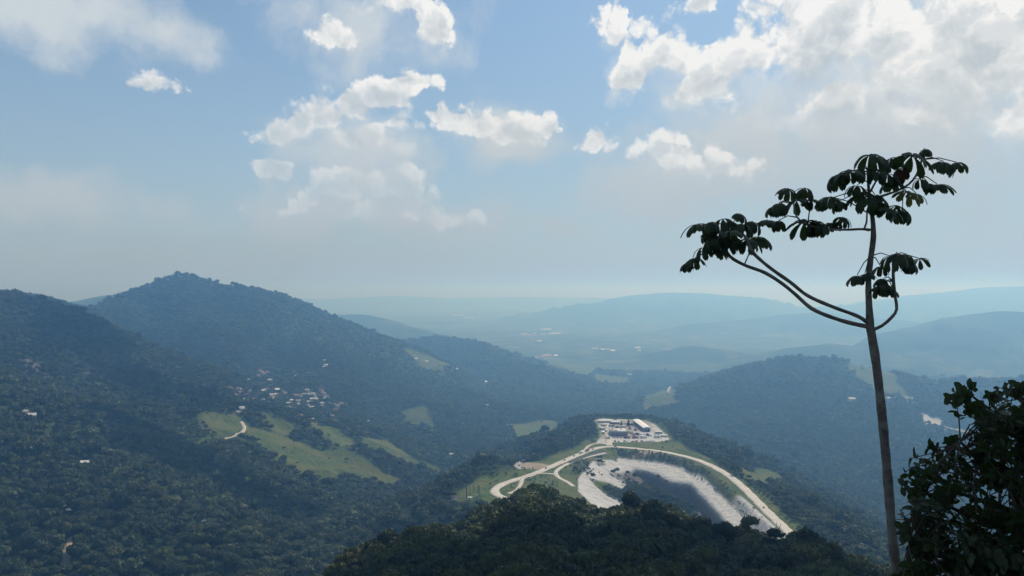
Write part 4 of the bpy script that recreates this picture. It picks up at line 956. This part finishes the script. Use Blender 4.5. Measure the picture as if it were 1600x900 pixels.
branch([B(1358, 360, -.1), B(1351, 357, -.15), B(1354, 348, -.15), B(1355, 332, -.1)], 4.5, 3.5)
branch([B(1360, 312), B(1382, 305, .1), B(1402, 298, .2), B(1420, 288, .25), B(1432, 274, .3), B(1438, 258, .3), B(1444, 240, .3)], 5, 4)
branch([B(1360, 300), B(1368, 285, -.1), B(1378, 268, -.2)], 4, 3)
branch([B(1262, 352, -.3), B(1250, 344, -.35), B(1243, 334, -.4), B(1240, 318, -.4)], 3.6, 3)
def lobed_leaf(seed, lobes, droop, mat, name='leaf'):
    """palmate leaf of unit lobe length: rounded lobes hanging from the middle like an umbrella"""
    g = random.Random(seed); v = []; f = []
    for i in range(lobes):
        a = (i + .5) / lobes * R(325) - R(162) + g.uniform(-.08, .08); L_ = (.72 + .28 * math.cos(a * .5)) * g.uniform(.85, 1.08); dz = droop * g.uniform(.75, 1.25)
        k = len(v); ca, sa = math.cos(a), math.sin(a); S = 6
        for s in range(S + 1):
            t = s / S; w = .018 + .155 * (math.sin(min(1, t * 1.02) * math.pi * .62) ** 1.9) * (1 if t < .82 else math.sqrt(max(0.0, 1 - ((t - .82) / .185) ** 2)) + .02)
            rad = L_ * (math.sin(t * dz) / dz); z = -L_ * (1 - math.cos(t * dz)) / dz + .05 * math.sin(t * 3)
            for o_, lift in ((-1, -.055), (0, .02), (1, -.055)):
                ww = w * o_; v.append((rad * ca - ww * sa, rad * sa + ww * ca, z + lift * abs(o_) * (t + .3)))
        for s in range(S):
            for o_ in (0, 1): a0 = k + s * 3 + o_; f.append((a0, a0 + 1, a0 + 4, a0 + 3))
    return mesh_np(name, v, f, [mat], True)
LEAFM = [lobed_leaf(20 + i, (8, 7, 8, 8, 7)[i], (1.35, 1.75, 1.1, 2.0, 1.5)[i], M['cec_leaf']) for i in range(5)]
LEAF_OLD = lobed_leaf(31, 7, 1.2, M['cec_old']); LEAF_RED = lobed_leaf(32, 7, 1.9, M['cec_red'])
LEAVES = [(1359,242,32),(1392,247,27),(1425,243,33),(1449,232,17),(1478,252,25),(1500,253,22),(1439,280,20),(1466,288,25),(1452,287,17),(1385,272,24),(1372,268,22),(1352,262,28),(1328,268,27),(1303,276,28),(1315,272,20),(1297,308,26),(1310,316,20),(1268,312,18),(1282,316,18),
 (1352,302,32),(1366,306,28),(1371,316,24),(1389,326,24),(1412,328,27),(1400,322,18),(1317,340,18),(1308,348,15),(1257,346,28),(1276,346,28),(1290,350,18),(1230,296,22),(1256,295,24),(1243,314,26),(1216,318,25),(1207,324,18),(1395,283,24),(1340,290,24),
 (1091,350,27),(1110,348,24),(1130,342,28),(1159,334,18),(1143,347,27),(1123,360,28),(1112,372,25),(1101,386,22),(1086,404,23),(1074,412,18),(1119,388,24),(1151,372,23),(1168,374,26),(1186,370,26),(1178,346,24),(1200,344,23),(1214,346,20),(1162,350,26),(1134,376,28),(1128,368,26),(1142,362,24),(1108,362,22),
 (1388,401,24),(1405,397,24),(1416,398,22),(1433,405,17),(1421,410,22),(1339,431,20),(1352,428,19),(1374,417,19),(1372,448,22),(1382,444,22),(1378,436,18),(1386,452,18)]
def leaf(px, py, size, me, i):
    c_ = B(px, py, random.uniform(-.3, .3)); s = size / FPX * D0 * 1.24
    near_ = min(nodes, key=lambda p: (p - c_).length + .5 * abs(p.y - c_.y)); c_.y = near_.y + (c_.y - near_.y) * .8
    o = link('leaf', me, cec, c_ + inv); o.scale = (s, s, s)
    out = math.atan2(c_.y - near_.y, c_.x - near_.x); o.rotation_euler = (random.uniform(-.25, .25), random.uniform(-.1, .4), out + random.uniform(-.5, .5))
    sag = (near_ + c_) / 2 + Vector((0, 0, .05)); Rm = (Matrix.Translation(c_) @ o.rotation_euler.to_matrix().to_4x4() @ Matrix.Scale(s, 4)).inverted()
    b_ = MB().add(tube([near_, sag, c_ + Vector((0, 0, .01))], [.011, .008, .006], 6)); b_.v = [tuple(Rm @ Vector(p)) for p in b_.v]; b_.build('petiole', M['cec_leaf'], o)
    return o
for i, (px, py, sz) in enumerate(LEAVES): leaf(px, py, sz, LEAFM[i % 5], i)
for px, py, sz in ((1418,300,24),(1433,302,20)): leaf(px, py, sz, LEAF_OLD, 0)['label'] = 'yellowing leaf'
leaf(1410, 262, 24, LEAF_RED, 1)['label'] = 'withered reddish leaf'

# ---------------------------------------------------------------- leafy tree at the lower corner
M['bush_leaf'] = leafmat2('glossy dark leaf', (.014, .028, .012), (.026, .046, .018), (.05, .085, .02), .3)
M['bush_bark'] = simple('dark bark', (.06, .05, .042), .9, .1, var=.4, scale=8)
DB = 9.5
bb = Vector(at(1700, 1120, DB)); bb.z = float(ground_z(bb.x, bb.y)) - .3
bush = link('leafy_tree', None, loc=(bb.x, bb.y, bb.z + .3)); tag(bush, 'dense dark leafy tree filling the lower corner beside the slender trunk', 'tree'); binv = -bush.location
g = random.Random(21)
OUT = [(1510,632),(1535,645),(1562,632),(1600,622),(1700,580),(1860,600),(1900,760),(1860,960),(1400,960),(1396,905),(1424,860),(1414,820),(1416,775),(1426,750),(1440,730),(1462,722),(1490,708),(1515,696),(1528,668),(1522,650)]
hub = Vector(at(1690, 900, DB)); fork = Vector(at(1600, 860, DB))
tb = MB(); tb.add(tube([p + binv for p in smooth_line([bb, Vector(at(1690, 1000, DB)), hub], .15)], .11, 10)); tb.build('trunk', M['bush_bark'], bush, True)
limbs = [[(1660,840),(1600,780),(1540,730),(1500,690)],[(1660,860),(1590,830),(1500,800),(1430,760)],[(1660,800),(1620,720),(1570,660),(1520,620)],[(1670,760),(1640,680),(1610,620)],[(1650,900),(1570,890),(1480,870),(1420,850)],[(1620,820),(1560,790),(1500,770),(1450,730)],[(1690,760),(1720,680),(1740,620)],[(1720,850),(1780,780),(1820,720)],[(1660,920),(1560,930),(1460,920)]]
lines = []
for k, l_ in enumerate(limbs):
    P = [hub] + [Vector(at(px, py, DB + (-.7, .5, .1, -.4, -.5, .8, .2, .4, .3)[k] * (i + 1) / len(l_))) for i, (px, py) in enumerate(l_)]
    c_ = smooth_line(P, .12); lines += c_; MB().add(tube([p + binv for p in c_], list(np.linspace(.05, .014, len(c_))), 8)).build('branch', M['bush_bark'], bush, True)
def blade(seed):
    gg = random.Random(seed); v = []; S = 5
    for s in range(S + 1):
        t = s / S; w = .29 * math.sin(math.pi * min(1, t ** 1.35 * .95 + .03)) ** .75; x = t; z = .10 * t - .28 * t * t
        for o_, l_ in ((-1, .05), (0, 0), (1, .05)): v.append((x, w * o_, z + l_ * abs(o_)))
    f = [(s * 3 + o_, (s + 1) * 3 + o_, (s + 1) * 3 + o_ + 1, s * 3 + o_ + 1) for s in range(S) for o_ in (0, 1)]
    return np.array(v, f32), f
bv, bf = blade(1); BLADE = mesh_np('leaf', bv, bf, [M['bush_leaf']], True)
twigs = MB(); leaf_tf = []
tips = []
while len(tips) < 1150:
    px, py = g.uniform(1385, 1860), g.uniform(585, 950)
    if not inside(np.array([px]), np.array([py]), OUT)[0]: continue
    hole = ((px - 1545) / 62) ** 2 + ((py - 778) / 26) ** 2
    if hole < 1 and g.random() < .8: continue
    d = DB + g.uniform(-1.0, 1.0); p = Vector(at(px, py, d))
    tips.append(p)
for (px, py) in ((1496,626),(1506,618),(1520,640),(1560,618),(1572,612),(1585,616),(1598,608),(1490,612),(1484,622),(1494,632),(1502,608),(1512,640),(1560,606),(1548,612),(1575,610),(1593,604),(1412,738),(1408,760),(1424,716),(1440,714),(1458,706),(1405,795),(1486,694),(1410,830),(1450,700),(1480,690)): tips += [Vector(at(px, py, DB + g.uniform(-.5, .3))) for _ in range(1)]
for p in tips:
    a = min(lines, key=lambda q_: (q_ - p).length); mid = a.lerp(p, .55) + Vector((g.uniform(-.05, .05), 0, g.uniform(.0, .10)))
    twigs.add(tube([q_ + binv for q_ in (a, mid, p)], [.010, .007, .004], 5, False))
    ax = (p - mid).normalized(); ax = (ax + Vector((0, 0, .35))).normalized(); s1 = ax.orthogonal().normalized(); s2 = ax.cross(s1); n_ = g.randint(7, 11)
    for i in range(n_):
        th = i * 2.4 + g.uniform(-.3, .3); o_ = (s1 * math.cos(th) + s2 * math.sin(th)); lift = g.uniform(.05, .75)
        x = (o_ + ax * lift).normalized(); up = (ax - x * ax.dot(x)).normalized(); y_ = up.cross(x)
        L_ = g.uniform(.065, .15); pos_ = p - ax * g.uniform(0, .20)
        leaf_tf.append(Matrix(((x.x * L_, y_.x * L_, up.x * L_, pos_.x), (x.y * L_, y_.y * L_, up.y * L_, pos_.y), (x.z * L_, y_.z * L_, up.z * L_, pos_.z), (0, 0, 0, 1))))
twigs.build('twigs', M['bush_bark'], bush)['kind'] = 'stuff'
def pix(mt): p = mt.translation; return 800 + p.x / p.y * FPX, HZ + (CZ - p.z) / p.y * FPX
order = sorted(range(len(leaf_tf)), key=lambda i: (0 if (1380 < pix(leaf_tf[i])[0] < 1600 and pix(leaf_tf[i])[1] < 898) else 5) + leaf_tf[i].translation.y * .2 + abs(pix(leaf_tf[i])[1] - 700) * .0005)
single = set(order[:280])
for i in order[:280]:
    o = link('leaf', BLADE, bush); o.matrix_local = Matrix.Translation(binv) @ leaf_tf[i]
vv = np.concatenate([bv @ np.array(leaf_tf[i].to_3x3()).T.astype(f32) + np.array(leaf_tf[i].translation + binv, f32) for i in range(len(leaf_tf)) if i not in single])
nb = len(bv); ff = (np.array(bf)[None] + (np.arange(len(vv) // nb) * nb)[:, None, None]).reshape(-1, 4)
link('foliage', mesh_np('foliage', vv, ff, [M['bush_leaf']], True), bush)['kind'] = 'stuff'

# ---------------------------------------------------------------- cloud cover added out of view to shade the near hill and left slopes
M['cloud'] = simple('cloud white', (.8, .8, .8), 1.0, 0, var=.02)
def shade_cumulus(cx, cyy, rx, ry, seed, z=2200.0):
    """a cloud whose shade falls round (cx, cyy)"""
    gz = float(ground_z(cx, cyy)); k = (z - gz) / SUN_DIR.z; ox, oy = cx + SUN_DIR.x * k, cyy + SUN_DIR.y * k
    g = np.random.default_rng(seed); vs, fs = [], []; n = 0; v, f = ico(3)
    for i in range(26):
        a = g.uniform(0, 6.283); d = math.sqrt(g.uniform(0, 1)) * .78; r = g.uniform(.22, .40) * min(rx, ry)
        vv = v * r * (1 + .08 * np.sin(v[:, :1] * 9 + i) * np.cos(v[:, 1:2] * 8 - i)) + np.array([ox + d * math.cos(a) * rx, oy + d * math.sin(a) * ry, z + g.uniform(0, .35) * r + (1 - d) * 60])
        vv[:, 2] = np.maximum(vv[:, 2], z - r * .25); vs.append(vv); fs.append(f + n); n += len(vv)
    return np.concatenate(vs), np.concatenate(fs)
parts = [shade_cumulus(30, 215, 250, 300, 1), shade_cumulus(-430, 1110, 270, 105, 2), shade_cumulus(-760, 1560, 280, 170, 4)]
vs, fs, n = [], [], 0
for v_, f_ in parts: vs.append(v_); fs.append(f_ + n); n += len(v_)
tag(link('shade_clouds', mesh_np('shade_clouds', np.concatenate(vs), np.concatenate(fs), [M['cloud']], True)), 'unseen cloud cover added overhead to shade the near hill and left slopes', 'shade_clouds', kind='stuff')
